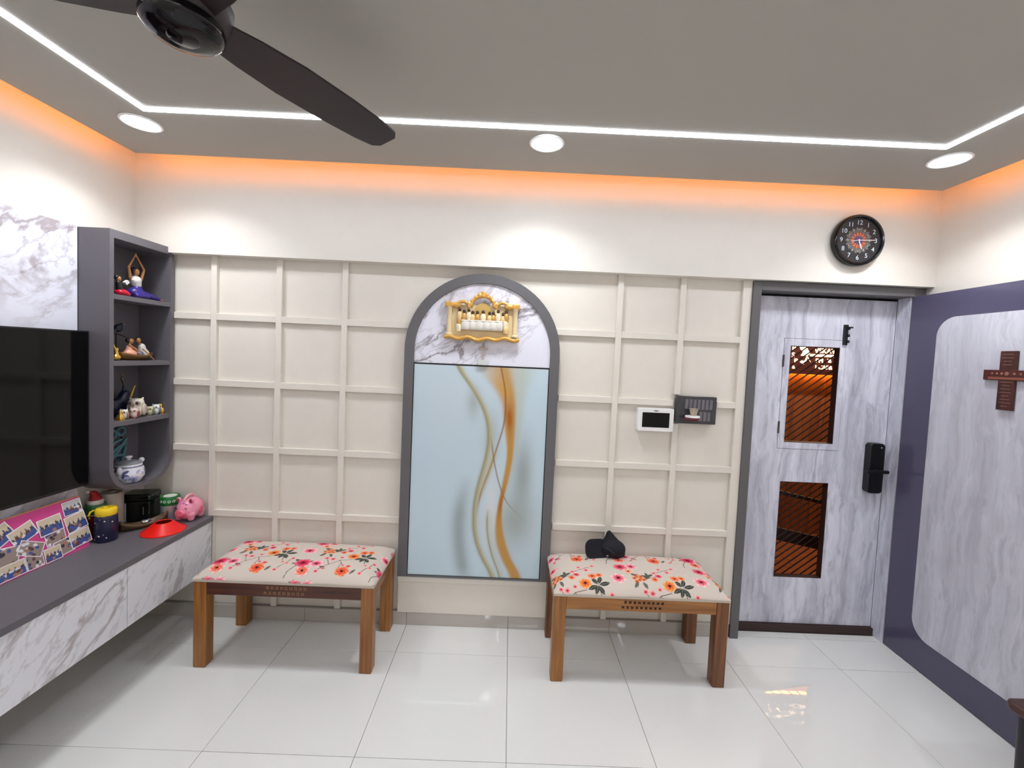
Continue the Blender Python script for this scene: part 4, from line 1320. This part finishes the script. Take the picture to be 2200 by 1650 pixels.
# ---- water bottle
wb_ = thing('water_bottle', 'navy printed water bottle with yellow lid on the console', 'bottle', (-1.974, -0.361, CTZ))
MB().lathe([(0.0, 0.0), (0.040, 0.0), (0.044, 0.005), (0.0445, 0.06), (0.044, 0.115), (0.041, 0.128), (0.036, 0.134), (0.0, 0.134)], seg=36).obj('body', plain('bottle_navy', (30, 30, 62), 0.22), wb_, smooth=True)
MB().lathe([(0.040, 0.130), (0.042, 0.134), (0.042, 0.158), (0.038, 0.164), (0.024, 0.168), (0.0, 0.168)], seg=36).obj('lid', plain('bottle_yellow', (244, 206, 34), 0.35), wb_, smooth=True)
MB().ell((0.006, -0.012, 0.169), (0.012, 0.010, 0.007), seg=14, ring=8).obj('spout', MATS['bottle_yellow'], wb_, smooth=True)
MB().tube([(-0.034, -0.026, 0.158), (-0.046, -0.034, 0.150), (-0.050, -0.037, 0.134), (-0.048, -0.036, 0.118)], 0.0042, seg=8).obj('strap', MATS['bottle_yellow'], wb_, smooth=True)
M_DOT = plain('bottle_dot', (214, 196, 196), 0.4)
for a, z, r in ((-1.9, 0.10, .003), (-1.35, 0.118, .002), (-0.95, 0.108, .004), (-1.45, 0.035, .005), (-1.05, 0.042, .002), (-0.8, 0.025, .003), (-2.0, 0.018, .003), (-0.3, 0.1, .004), (-2.6, 0.07, .004)):
    d = MB().ell((0, 0, 0), (r, 0.0012, r * 0.85), seg=12, ring=6).obj('printed_dot', M_DOT, wb_, smooth=True)
    d.location = (0.0446 * math.cos(a), 0.0446 * math.sin(a), z); d.rotation_euler = (0, 0, a + PI / 2)

# ---- beige cylinder
cn = thing('beige_jar', 'tall plain beige jar below the shelf tower', 'jar', (-2.066, -0.233, CTZ))
MB().lathe([(0.0, 0.0), (0.046, 0.0), (0.048, 0.004), (0.048, 0.185), (0.044, 0.196), (0.034, 0.200), (0.0, 0.200)], seg=36).obj('body', plain('beige_ceramic', (168, 158, 146), 0.45, noise=0.04, nscale=40), cn, smooth=True)
MB().lathe([(0.0, 0.200), (0.020, 0.200), (0.022, 0.206), (0.0, 0.209)], seg=24).obj('lid_knob', MATS['beige_ceramic'], cn, smooth=True)

# ---- black box
bx = thing('black_case', 'shiny black case with lid on the console corner', 'case', (-2.026, -0.100, CTZ), math.radians(14))
M_BLK2 = plain('gloss_black', (16, 20, 19), 0.22)
MB().box(-0.068, 0.068, -0.055, 0.055, 0.0, 0.118).obj('body', M_BLK2, bx, bevel=0.008)
MB().box(-0.072, 0.072, -0.059, 0.059, 0.119, 0.158).obj('lid', M_BLK2, bx, bevel=0.012)
MB().box(-0.066, -0.042, -0.0570, -0.054, 0.010, 0.112).obj('side_label', plain('label_silver', (178, 176, 182), 0.35), bx)
MB().box(0.035, 0.040, -0.058, -0.0545, 0.045, 0.09).obj('highlight_strip', plain('highlight_steel', (150, 152, 154), 0.25, metal=0.8), bx, bevel=0.001)  # bright metal strip standing in for a highlight on the case front

# ---- leaf-shaped wooden tray with foil
ty = thing('boat_tray', 'boat-shaped dark wooden tray in front of the black case', 'tray', (-1.929, -0.196, CTZ), math.radians(58))
tr = MB()
n = 21
rows_ = []
for i in range(n):
    u = -1 + 2 * i / (n - 1)
    hwid = 0.030 * (1 - abs(u) ** 2.2) ** 0.7 + 0.0015
    lift = 0.012 + 0.026 * abs(u) ** 2.5
    prof_ = []
    for k in range(9):
        a = -1 + 2 * k / 8
        prof_.append((u * 0.100, a * hwid, lift * 0.35 + (lift + 0.010) * (abs(a) ** 2.2)))
    rows_.append([tr.bm.verts.new(p) for p in prof_])
for i in range(n - 1):
    for k in range(8):
        tr.bm.faces.new((rows_[i][k], rows_[i][k + 1], rows_[i + 1][k + 1], rows_[i + 1][k]))
trn = tr.obj('bowl', wood('tray_wood', (112, 84, 52), (62, 44, 30), 'X', 1.0, 0.4), ty, smooth=True)
sd = trn.modifiers.new('solid', 'SOLIDIFY'); sd.thickness = 0.005; sd.offset = 1
MB().box(-0.03, 0.03, -0.014, 0.014, 0.0, 0.0055).obj('foot', MATS['tray_wood'], ty)
ff = thing('foil_piece', 'crumpled silver foil lying in the boat-shaped tray', 'foil', (-1.925, -0.190, CTZ + 0.0115), math.radians(58))
fm = MB()
bmesh.ops.create_icosphere(fm.bm, subdivisions=2, radius=0.015)
rnd = random.Random(4)
for v in fm.bm.verts:
    v.co *= 0.75 + 0.5 * rnd.random()
    v.co.x *= 1.5; v.co.z = v.co.z * 0.8 + 0.018
fm.obj('foil', plain('foil', (214, 214, 218), 0.18, metal=0.95), ff)

# ---- green and silver tin
tn = thing('round_tin', 'round tin with green lid and silver body behind the pink pig bank', 'tin', (-1.902, -0.042, CTZ))
MB().lathe([(0.0, 0.0), (0.043, 0.0), (0.045, 0.003), (0.045, 0.086), (0.0, 0.086)], seg=40, c=(0, -0.012, 0)).obj('body', plain('tin_silver', (196, 198, 202), 0.25, metal=0.5), tn, smooth=True)
tl = MB().lathe([(0.0455, 0.080), (0.047, 0.084), (0.047, 0.122), (0.044, 0.128), (0.040, 0.126), (0.0, 0.126)], seg=40, c=(0, -0.012, 0)).obj('lid', plain('tin_green', (28, 118, 52), 0.35), tn, smooth=True)
MB().lathe([(0.0, 0.1262), (0.032, 0.1262), (0.032, 0.1272), (0.0, 0.1272)], seg=32, c=(0, -0.012, 0)).obj('lid_label', plain('tin_label', (226, 226, 214), 0.4), tl, smooth=True)
for a in (-1.9, -1.45, -1.0, -0.55):
    d = MB().lathe([(0.004, -0.0005), (0.0075, -0.0005), (0.0075, 0.0008), (0.004, 0.0008)], seg=16).obj('lid_motif', plain('tin_motif', (206, 230, 206), 0.4), tl)
    d.location = (0.0473 * math.cos(a), -0.012 + 0.0473 * math.sin(a), 0.104); d.rotation_euler = (PI / 2, 0, a + PI / 2)

# ---- pink pig money bank
pg = thing('pig_bank', 'pink pig-shaped money bank with handle on the console end', 'money bank', (-1.784, -0.062, CTZ), math.radians(-2))
M_PINK = plain('pig_pink', (240, 150, 176), 0.22)
M_PINK2 = plain('pig_dark_pink', (222, 96, 122), 0.3)
bm_ = MB()
bm_.ell((0.0, 0.0, 0.066), (0.058, 0.072, 0.060))
bm_.ell((0.0, -0.012, 0.060), (0.056, 0.058, 0.055))
for sx_ in (-1, 1):
    for sy_ in (-1, 1):
        bm_.cap((sx_ * 0.034, sy_ * 0.034, 0.0185), (sx_ * 0.034, sy_ * 0.032, 0.04), 0.0165, 0.022)
bm_.obj('body', M_PINK, pg, remesh=0.004)
MB().lathe([(0.0, 0.010), (0.018, 0.009), (0.023, 0.002), (0.024, -0.012), (0.0, -0.014)], mat=Matrix.Translation((0, -0.070, 0.056)) @ Euler((PI / 2, 0, 0)).to_matrix().to_4x4(), seg=24, scale=(1.2, 0.9)).obj('snout', plain('pig_snout', (232, 116, 146), 0.3), pg, smooth=True)
for s in (-1, 1):
    ea = MB().ell((s * 0.036, -0.034, 0.118), (0.014, 0.008, 0.016)).obj('ear', M_PINK, pg, smooth=True)
    MB().ell((s * 0.036, -0.0395, 0.118), (0.009, 0.004, 0.011)).obj('ear_inner', plain('pig_ear_inner', (150, 64, 80), 0.5), ea, smooth=True)
    MB().ell((s * 0.028, -0.0645, 0.082), (0.0065, 0.003, 0.0075 if s < 0 else 0.003), seg=12, ring=8).obj('eye', plain('pig_eye', (88, 36, 62), 0.25), pg, smooth=True)
    MB().ell((s * 0.010, -0.0805, 0.058), (0.0025, 0.002, 0.004), seg=8, ring=6).obj('nostril', M_PINK2, pg, smooth=True)
MB().tube([(0.0, -0.004 + 0.036 * math.cos(a), 0.114 + 0.026 * math.sin(a)) for a in [PI * i / 14 for i in range(15)]], 0.0065, seg=10).obj('handle', plain('pig_handle', (244, 168, 178), 0.3), pg, smooth=True)
for (x, z) in ((-0.012, 0.103), (0.006, 0.106), (0.020, 0.101)):
    MB().ell((x, -0.052, z), (0.007, 0.003, 0.004), seg=10, ring=6).obj('forehead_motif', plain('pig_motif', (186, 120, 190), 0.4), pg, smooth=True)
MB().ell((0.0555, 0.012, 0.055), (0.004, 0.018, 0.020), seg=14, ring=8).obj('cheek_patch', M_PINK2, pg, smooth=True)

# ---- red training cone
cnx = thing('disc_cone', 'red plastic disc cone lying on the console in front of the pig bank', 'marker cone', (-1.795, -0.232, CTZ))
MB().lathe([(0.094, 0.0), (0.097, 0.001), (0.097, 0.004), (0.090, 0.007), (0.040, 0.048), (0.036, 0.050), (0.034, 0.047), (0.084, 0.005), (0.088, 0.0), (0.094, 0.0)], seg=56).obj('cone', plain('cone_red', (232, 26, 18), 0.28), cnx, smooth=True)

# ================================================================== SHELF ORNAMENTS
M_SKIN = plain('figure_tan', (170, 120, 74), 0.4, metal=0.15)
M_DKBRONZE = plain('dark_bronze', (48, 30, 26), 0.35, metal=0.4)
def base(z):
    return z + 0.0005
S1, S2, S3 = [base(z) for z in SHELF_Z]
# --- top shelf: seated stretching figurine
yg = thing('yoga_figurine', 'seated figurine in white top and violet trousers with arms raised, top shelf', 'figurine', (-2.0, -0.160, S1))
M_VIO = plain('violet', (50, 36, 120), 0.35)
tr_ = MB()
tr_.ell((0, -0.010, 0.030), (0.036, 0.044, 0.030))
tr_.cap((0, 0.0, 0.030), (0.020, 0.070, 0.020), 0.024, 0.015)
tr_.cap((0.020, 0.070, 0.020), (0.028, 0.104, 0.010), 0.014, 0.009)
tr_.cap((0, -0.01, 0.028), (0.034, 0.02, 0.016), 0.022, 0.014)
tr_.cap((0.034, 0.02, 0.016), (0.030, -0.036, 0.013), 0.014, 0.012)
tr_.cap((0, -0.004, 0.040), (0, -0.004, 0.066), 0.026, 0.020)
tr_.obj('trousers', M_VIO, yg, remesh=0.0035)
tp = MB()
tp.cap((0, -0.004, 0.066), (0, -0.012, 0.094), 0.020, 0.026)
tp.ell((0, -0.012, 0.096), (0.018, 0.030, 0.014))
tp.obj('top', plain('figure_white', (214, 210, 206), 0.4), yg, remesh=0.003)
sk = MB()
sk.cap((0, -0.012, 0.100), (0, -0.012, 0.124), 0.009, 0.008)
sk.ell((0.003, -0.011, 0.140), (0.014, 0.014, 0.018))
for s in (-1, 1):
    sk.cap((0, -0.012 + s * 0.032, 0.104), (0.004, -0.012 + s * 0.046, 0.158), 0.0085, 0.0065)
    sk.cap((0.004, -0.012 + s * 0.046, 0.158), (0.0, -0.012 + s * 0.006, 0.222), 0.0065, 0.0045)
sk.ell((0, -0.012, 0.228), (0.005, 0.007, 0.011))
sk.cap((0.028, 0.106, 0.010), (0.030, 0.130, 0.007), 0.008, 0.005)
sk.obj('skin', M_SKIN, yg, remesh=0.003)
MB().ell((-0.006, -0.015, 0.146), (0.015, 0.016, 0.019)).ell((-0.014, -0.026, 0.138), (0.008, 0.010, 0.010)).obj('hair', M_DKBRONZE, yg, remesh=0.003)
# --- top shelf: reclining reader in red/black
rd = thing('red_skirt_figurine', 'small dark figurine with glossy red skirt on the top shelf', 'figurine', (-1.985, -0.272, S1))
MB().ell((0, 0.004, 0.018), (0.026, 0.034, 0.018)).ell((0.008, 0.02, 0.012), (0.018, 0.02, 0.012)).obj('skirt', plain('gloss_red', (190, 16, 44), 0.15), rd, remesh=0.003)
f2 = MB()
f2.cap((0, -0.01, 0.034), (0, -0.016, 0.064), 0.014, 0.012)
f2.cap((0, -0.008, 0.062), (0.006, 0.022, 0.056), 0.006, 0.005)
f2.cap((0.006, 0.022, 0.056), (0.008, 0.034, 0.074), 0.005, 0.0045)
f2.obj('torso', plain('figure_dark', (26, 22, 26), 0.4), rd, remesh=0.0028)
MB().ell((0.002, -0.016, 0.084), (0.011, 0.011, 0.014)).obj('head', M_SKIN, rd, smooth=True)
MB().ell((-0.003, -0.020, 0.090), (0.012, 0.013, 0.013)).obj('hair', plain('figure_dark', (26, 22, 26), 0.4), rd, smooth=True)
MB().box(-0.003, 0.012, 0.012, 0.034, 0.064, 0.080, rot=(0.7, 0, 0)).obj('book', plain('figure_white', (214, 210, 206), 0.4), rd)
# --- second shelf: couple in a boat
bt = thing('boat_couple_figurine', 'bronze boat figurine carrying a seated couple, second shelf', 'figurine', (-1.995, -0.170, S2))
hull = MB()
n = 19
hr = []
for i in range(n):
    u = -1 + 2 * i / (n - 1)
    hwid = 0.034 * (1 - abs(u) ** 2.4) ** 0.8 + 0.0012
    zt_ = 0.028 + 0.016 * abs(u) ** 2.2
    zb = 0.0 + 0.020 * abs(u) ** 3
    row = []
    for k in range(11):
        a = -1 + 2 * k / 10
        row.append(hull.bm.verts.new((a * hwid, u * 0.098, zb + (zt_ - zb) * abs(a) ** 2.4)))
    hr.append(row)
for i in range(n - 1):
    for k in range(10):
        hull.bm.faces.new((hr[i][k], hr[i][k + 1], hr[i + 1][k + 1], hr[i + 1][k]))
ho = hull.obj('hull', plain('boat_bronze', (120, 88, 44), 0.35, metal=0.45), bt, smooth=True)
sd = ho.modifiers.new('solid', 'SOLIDIFY'); sd.thickness = 0.003; sd.offset = 1
w1 = MB().ell((0, -0.040, 0.032), (0.026, 0.034, 0.026)).cap((0, -0.045, 0.045), (0, -0.046, 0.066), 0.018, 0.013).obj('pink_robe', plain('robe_pink', (226, 160, 134), 0.45), bt, remesh=0.003)
MB().cap((0, -0.046, 0.075), (0, -0.040, 0.086), 0.006, 0.006).ell((0.002, -0.036, 0.100), (0.012, 0.013, 0.015)).cap((0.008, -0.05, 0.078), (0.018, -0.012, 0.050), 0.007, 0.006).obj('woman_skin', M_SKIN, bt, remesh=0.0028)
MB().ell((-0.006, -0.042, 0.104), (0.012, 0.014, 0.014)).obj('woman_hair', M_DKBRONZE, bt, smooth=True)
MB().ell((0, 0.012, 0.030), (0.022, 0.024, 0.024)).obj('grey_skirt', plain('robe_grey', (120, 112, 120), 0.45), bt, smooth=True)
MB().cap((0, 0.040, 0.030), (0, 0.030, 0.074), 0.024, 0.017).ell((0, 0.048, 0.038), (0.020, 0.022, 0.024)).obj('white_shirt', plain('figure_white', (214, 210, 206), 0.4), bt, remesh=0.003)
MB().cap((0, 0.024, 0.082), (0, 0.016, 0.092), 0.006, 0.006).ell((0.002, 0.008, 0.106), (0.011, 0.012, 0.015)).obj('man_skin', M_SKIN, bt, remesh=0.0028)
MB().ell((-0.004, 0.012, 0.112), (0.012, 0.012, 0.012)).obj('man_hair', M_DKBRONZE, bt, smooth=True)
MB().tube([(0.022, 0.010, 0.062), (0.034, 0.040, 0.030), (0.040, 0.062, 0.004)], 0.0028, seg=8).obj('oar', M_SKIN, bt)
# gold figure beside the boat
gf = thing('gold_dancer_figurine', 'small gold figurine at the left of the second shelf', 'figurine', (-1.990, -0.296, S2))
MB().ell((0, 0.004, 0.016), (0.018, 0.022, 0.016)).cap((0, 0.004, 0.024), (0, 0.002, 0.046), 0.011, 0.009).cap((0, 0.004, 0.044), (0.004, -0.010, 0.064), 0.007, 0.006).cap((0.004, -0.010, 0.064), (0.0, -0.016, 0.092), 0.005, 0.002).ell((0, 0.006, 0.056), (0.008, 0.009, 0.010)).obj('body', M_GOLDB, gf, remesh=0.0028)
# dark bird-like ornament behind
db = thing('dark_bird_ornament', 'dark perched bird ornament on a thin branch at the back of the second shelf', 'ornament', (-2.062, -0.215, S2))
MB().lathe([(0.0, 0.0), (0.022, 0.0), (0.020, 0.005), (0.004, 0.009), (0.003, 0.010), (0.003, 0.135), (0.0, 0.136)], seg=18).obj('stand', M_DKBRONZE, db, smooth=True)
MB().tube([(0.0, -0.055, 0.142), (0, -0.02, 0.140), (0, 0.02, 0.132), (0, 0.055, 0.120)], [0.0035, 0.0035, 0.003, 0.002], seg=8).obj('branch', M_DKBRONZE, db)
MB().ell((0, 0.012, 0.165), (0.014, 0.022, 0.022), rot=(0.5, 0, 0)).ell((0.002, 0.026, 0.184), (0.010, 0.011, 0.010)).cap((0, 0.0, 0.158), (0, -0.02, 0.146), 0.008, 0.003).obj('bird', plain('night_blue', (18, 20, 42), 0.4), db, remesh=0.003)
MB().ell((0.004, 0.040, 0.187), (0.003, 0.005, 0.003), seg=10, ring=6).obj('beak', plain('beak_pale', (200, 190, 176), 0.4), db, smooth=True)
# --- third shelf: owls, gold buddhas, navy horned ornament
def owl(label, loc, s, body, wing, rz, belly=None, name='owl_figurine', group='small owl figurines'):
    t = thing(name, label, 'figurine', loc, rz, group=group)
    mb_ = plain('owl_' + '_'.join(map(str, body)), body, 0.35)
    mw = plain('owlw_' + '_'.join(map(str, wing)), wing, 0.4)
    m = MB()
    m.ell((0, 0, 0.40 * s), (0.36 * s, 0.34 * s, 0.40 * s))
    m.ell((0, -0.02 * s, 0.76 * s), (0.36 * s, 0.30 * s, 0.27 * s))
    for q_ in (-1, 1):
        m.cap((q_ * 0.22 * s, 0, 0.92 * s), (q_ * 0.31 * s, 0, 1.09 * s), 0.10 * s, 0.025 * s)
    m.obj('body', mb_, t, remesh=max(0.0022, 0.045 * s))
    for q_ in (-1, 1):
        MB().ell((q_ * 0.33 * s, 0.02 * s, 0.42 * s), (0.09 * s, 0.24 * s, 0.32 * s)).obj('wing', mw, t, smooth=True)
        e = MB().ell((q_ * 0.155 * s, -0.275 * s, 0.78 * s), (0.125 * s, 0.06 * s, 0.125 * s), seg=16, ring=10).obj('eye', plain('owl_eye_ring', (150, 138, 128), 0.4) if s > 0.06 else mb_, t, smooth=True)
        MB().ell((q_ * 0.155 * s, -0.33 * s, 0.78 * s), (0.06 * s, 0.03 * s, 0.06 * s), seg=12, ring=8).obj('pupil', plain('owl_pupil', (52, 38, 40), 0.2), e, smooth=True)
        MB().ell((q_ * 0.12 * s, -0.24 * s, 0.03 * s), (0.09 * s, 0.12 * s, 0.04 * s), seg=10, ring=6).obj('foot', mw, t, smooth=True)
    MB().ell((0, -0.32 * s, 0.68 * s), (0.04 * s, 0.06 * s, 0.08 * s), seg=10, ring=8).obj('beak', plain('owl_beak', (170, 130, 90), 0.4), t, smooth=True)
    if belly:
        for (u, v) in ((-0.14, 0.45), (0.14, 0.45), (-0.12, 0.22), (0.12, 0.22), (0, 0.33)):
            MB().ell((u * s, -0.325 * s, v * s), (0.085 * s, 0.03 * s, 0.085 * s), seg=12, ring=8).obj('chest_spot', plain('owl_spot', belly, 0.4), t, smooth=True)
    return t
FZ = math.radians(20)
owl('large white owl figurine with grey chest spots on the third shelf', (-1.985, -0.180, S3), 0.098, (222, 212, 194), (196, 184, 168), FZ, (120, 118, 120), group='owl figurines')
owl('small white and brown owl figurine beside the left gold buddha', (-1.972, -0.268, S3), 0.050, (226, 214, 204), (150, 120, 100), FZ)
owl('small owl figurine with dark red wings left of the large owl', (-1.960, -0.222, S3), 0.052, (216, 190, 182), (140, 56, 52), FZ)
owl('small green-winged owl figurine right of the large owl', (-1.975, -0.108, S3), 0.048, (204, 200, 170), (122, 132, 84), FZ)
owl('small white and blue-grey owl figurine near the right gold buddha', (-1.975, -0.068, S3), 0.054, (230, 230, 228), (122, 136, 142), FZ)
def buddha(label, loc, s):
    t = thing('buddha_figurine', label, 'figurine', loc, FZ, group='small gold buddha figurines')
    MB().ell((0, 0, 0.16 * s), (0.34 * s, 0.26 * s, 0.16 * s)).cap((0, 0, 0.2 * s), (0, 0, 0.52 * s), 0.22 * s, 0.17 * s).ell((0, 0, 0.80 * s), (0.155 * s, 0.155 * s, 0.19 * s)).ell((0, 0, 0.97 * s), (0.07 * s, 0.07 * s, 0.07 * s)).cap((-0.2 * s, -0.02 * s, 0.5 * s), (-0.24 * s, -0.12 * s, 0.25 * s), 0.075 * s, 0.06 * s).cap((0.2 * s, -0.02 * s, 0.5 * s), (0.24 * s, -0.12 * s, 0.25 * s), 0.075 * s, 0.06 * s).obj('body', M_GOLDB, t, remesh=0.0025)
    MB().lathe([(0.0, 0.0), (0.34 * s, 0.0), (0.34 * s, 0.05 * s), (0.0, 0.05 * s)], seg=20, scale=(1, 0.8)).obj('seat_disc', M_GOLDB, t, smooth=True)
    return t
buddha('tiny gold buddha figurine at the left end of the owl shelf', (-1.960, -0.302, S3), 0.052)
buddha('tiny gold buddha figurine at the right end of the owl shelf', (-1.975, -0.034, S3), 0.056)
nb = thing('navy_peacock_ornament', 'navy blue horned bird ornament with gold beak behind the large owl', 'ornament', (-2.058, -0.195, S3))
M_NV = plain('ornament_navy', (20, 22, 50), 0.3)
MB().ell((0, -0.01, 0.052), (0.030, 0.058, 0.052)).cap((0, 0.0, 0.07), (0, 0.022, 0.115), 0.030, 0.022).ell((0, 0.026, 0.120), (0.020, 0.022, 0.020)).cap((0, -0.045, 0.06), (0, -0.085, 0.125), 0.020, 0.006).cap((0, 0.02, 0.13), (0, 0.016, 0.18), 0.008, 0.003).obj('body', M_NV, nb, remesh=0.004)
MB().cap((0.016, 0.044, 0.105), (0.02, 0.064, 0.160), 0.006, 0.004).obj('beak', plain('beak_gold', (196, 160, 84), 0.35, metal=0.5), nb, smooth=True)
MB().tube([(0, 0.016, 0.176), (0, 0.004, 0.20), (0, 0.010, 0.225)], 0.003, seg=8).obj('crest', M_DKBRONZE, nb)
for z in (0.20, 0.222):
    MB().ell((0.004, 0.008, z), (0.004, 0.004, 0.004), seg=10, ring=6).obj('crest_bead', plain('beak_gold', (196, 160, 84), 0.35, metal=0.5), nb, smooth=True)
nb2 = thing('navy_pillar_ornament', 'dark navy pillar ornament with pale stripe at the left back of the owl shelf', 'ornament', (-2.062, -0.325, S3))
MB().lathe([(0.0, 0.0), (0.022, 0.0), (0.020, 0.01), (0.016, 0.07), (0.018, 0.09), (0.012, 0.10), (0.0, 0.102)], seg=22).obj('body', M_NV, nb2, smooth=True)
MB().box(0.0125, 0.0185, -0.004, 0.004, 0.02, 0.06).obj('stripe', plain('stripe_pale', (168, 156, 132), 0.4), nb2, bevel=0.001)
# --- bottom shelf: pot and teal lattice
B0 = 0.8545
pot = thing('ceramic_pot', 'blue and white ceramic pot with lid and handles in the bottom of the shelf tower', 'pot', (-2.000, -0.208, B0 + 0.0005))
rng = np.random.RandomState(5)
nu, nv = 150, 60
zprof = np.array([[0.000, 0.044], [0.004, 0.050], [0.03, 0.066], [0.05, 0.067], [0.075, 0.062], [0.092, 0.056], [0.098, 0.056], [0.100, 0.053]])
ss = np.linspace(0, 1, nv)
cum = np.concatenate([[0], np.cumsum(np.hypot(np.diff(zprof[:, 0]), np.diff(zprof[:, 1])))]); cum /= cum[-1]
zz = np.interp(ss, cum, zprof[:, 0]); rr_ = np.interp(ss, cum, zprof[:, 1])
th_ = np.linspace(0, 2 * PI, nu)
TH, ZZ = np.meshgrid(th_, zz)
RR = np.repeat(rr_[:, None], nu, 1)
im = np.ones((nv, nu, 3)) * L3(224, 222, 228)
for k_ in range(46):
    a0, z0, sz = rng.rand() * 2 * PI, 0.012 + rng.rand() * 0.062, 0.006 + rng.rand() * 0.007
    da = (TH - a0 + PI) % (2 * PI) - PI
    ph = rng.rand() * 3
    u = da * 0.07 * math.cos(ph) + (ZZ - z0) * math.sin(ph); v = -da * 0.07 * math.sin(ph) + (ZZ - z0) * math.cos(ph)
    c = [(84, 84, 130), (128, 130, 170), (168, 170, 204)][rng.randint(3)]
    im = np.where((((u / (sz * 1.4)) ** 2 + (v / (sz * 0.7)) ** 2) < 1)[..., None], L3(*c), im)
im = np.where(((ZZ > 0.083) & (ZZ < 0.089))[..., None], L3(112, 112, 140), im)
P = np.stack([RR * np.cos(TH), RR * np.sin(TH), ZZ], -1)
grid_mesh('body', P, im, vcol('pot_glaze', rough=0.15), pot)
MB().lathe([(0.0, 0.001), (0.045, 0.0), (0.047, 0.002), (0.0, 0.003)], seg=32).obj('base', plain('pot_white', (224, 222, 228), 0.2), pot, smooth=True)
plid = MB().lathe([(0.0, 0.099), (0.054, 0.099), (0.056, 0.103), (0.047, 0.110), (0.020, 0.116), (0.010, 0.118), (0.0, 0.119)], seg=36).obj('lid', plain('pot_lid_grey', (128, 130, 136), 0.25), pot, smooth=True)
MB().lathe([(0.010, 0.116), (0.008, 0.122), (0.016, 0.132), (0.014, 0.138), (0.0, 0.140)], seg=20).obj('knob', plain('pot_white', (224, 222, 228), 0.2), plid, smooth=True)
MB().ell((0.022, 0.052, 0.106), (0.012, 0.014, 0.014)).obj('ear_handle', plain('pot_white', (224, 222, 228), 0.2), pot, smooth=True)
MB().ell((0.010, -0.066, 0.075), (0.011, 0.012, 0.020)).obj('ear_handle', plain('pot_white', (224, 222, 228), 0.2), pot, smooth=True)
tl_ = thing('teal_lattice', 'teal openwork ornament behind the ceramic pot', 'ornament', (-2.094, -0.178, B0 + 0.012))
M_TEAL = plain('teal', (84, 128, 142), 0.4)
lt_ = MB()
def cur(pts, r=0.0075):
    lt_.tube([(0, y, z) for y, z in pts], r, seg=8)
def ringc(cy_, cz_, r):
    lt_.tube([(0, cy_ + r * math.cos(2 * PI * i / 16), cz_ + r * math.sin(2 * PI * i / 16)) for i in range(16)], 0.0075, seg=8, closed=True)
ringc(-0.022, 0.235, 0.020); ringc(0.028, 0.245, 0.022)
cur([(-0.03, 0.0), (-0.02, 0.06), (-0.03, 0.10), (0.0, 0.13), (0.03, 0.16), (0.06, 0.20)])
cur([(0.0, 0.0), (0.02, 0.04), (0.04, 0.10), (0.055, 0.15), (0.06, 0.17), (0.02, 0.165), (-0.02, 0.14), (-0.03, 0.12)])
cur([(-0.03, 0.10), (0.0, 0.115), (0.04, 0.11)])
cur([(-0.02, 0.06), (0.01, 0.085), (0.03, 0.07)])
cur([(-0.035, 0.16), (-0.01, 0.19), (0.03, 0.20), (0.028, 0.225)])
cur([(-0.03, 0.0), (0.0, 0.0), (0.03, 0.0)])
cur([(-0.022, 0.215), (-0.03, 0.18), (-0.035, 0.16)])
lt_.obj('lattice', M_TEAL, tl_, smooth=True)
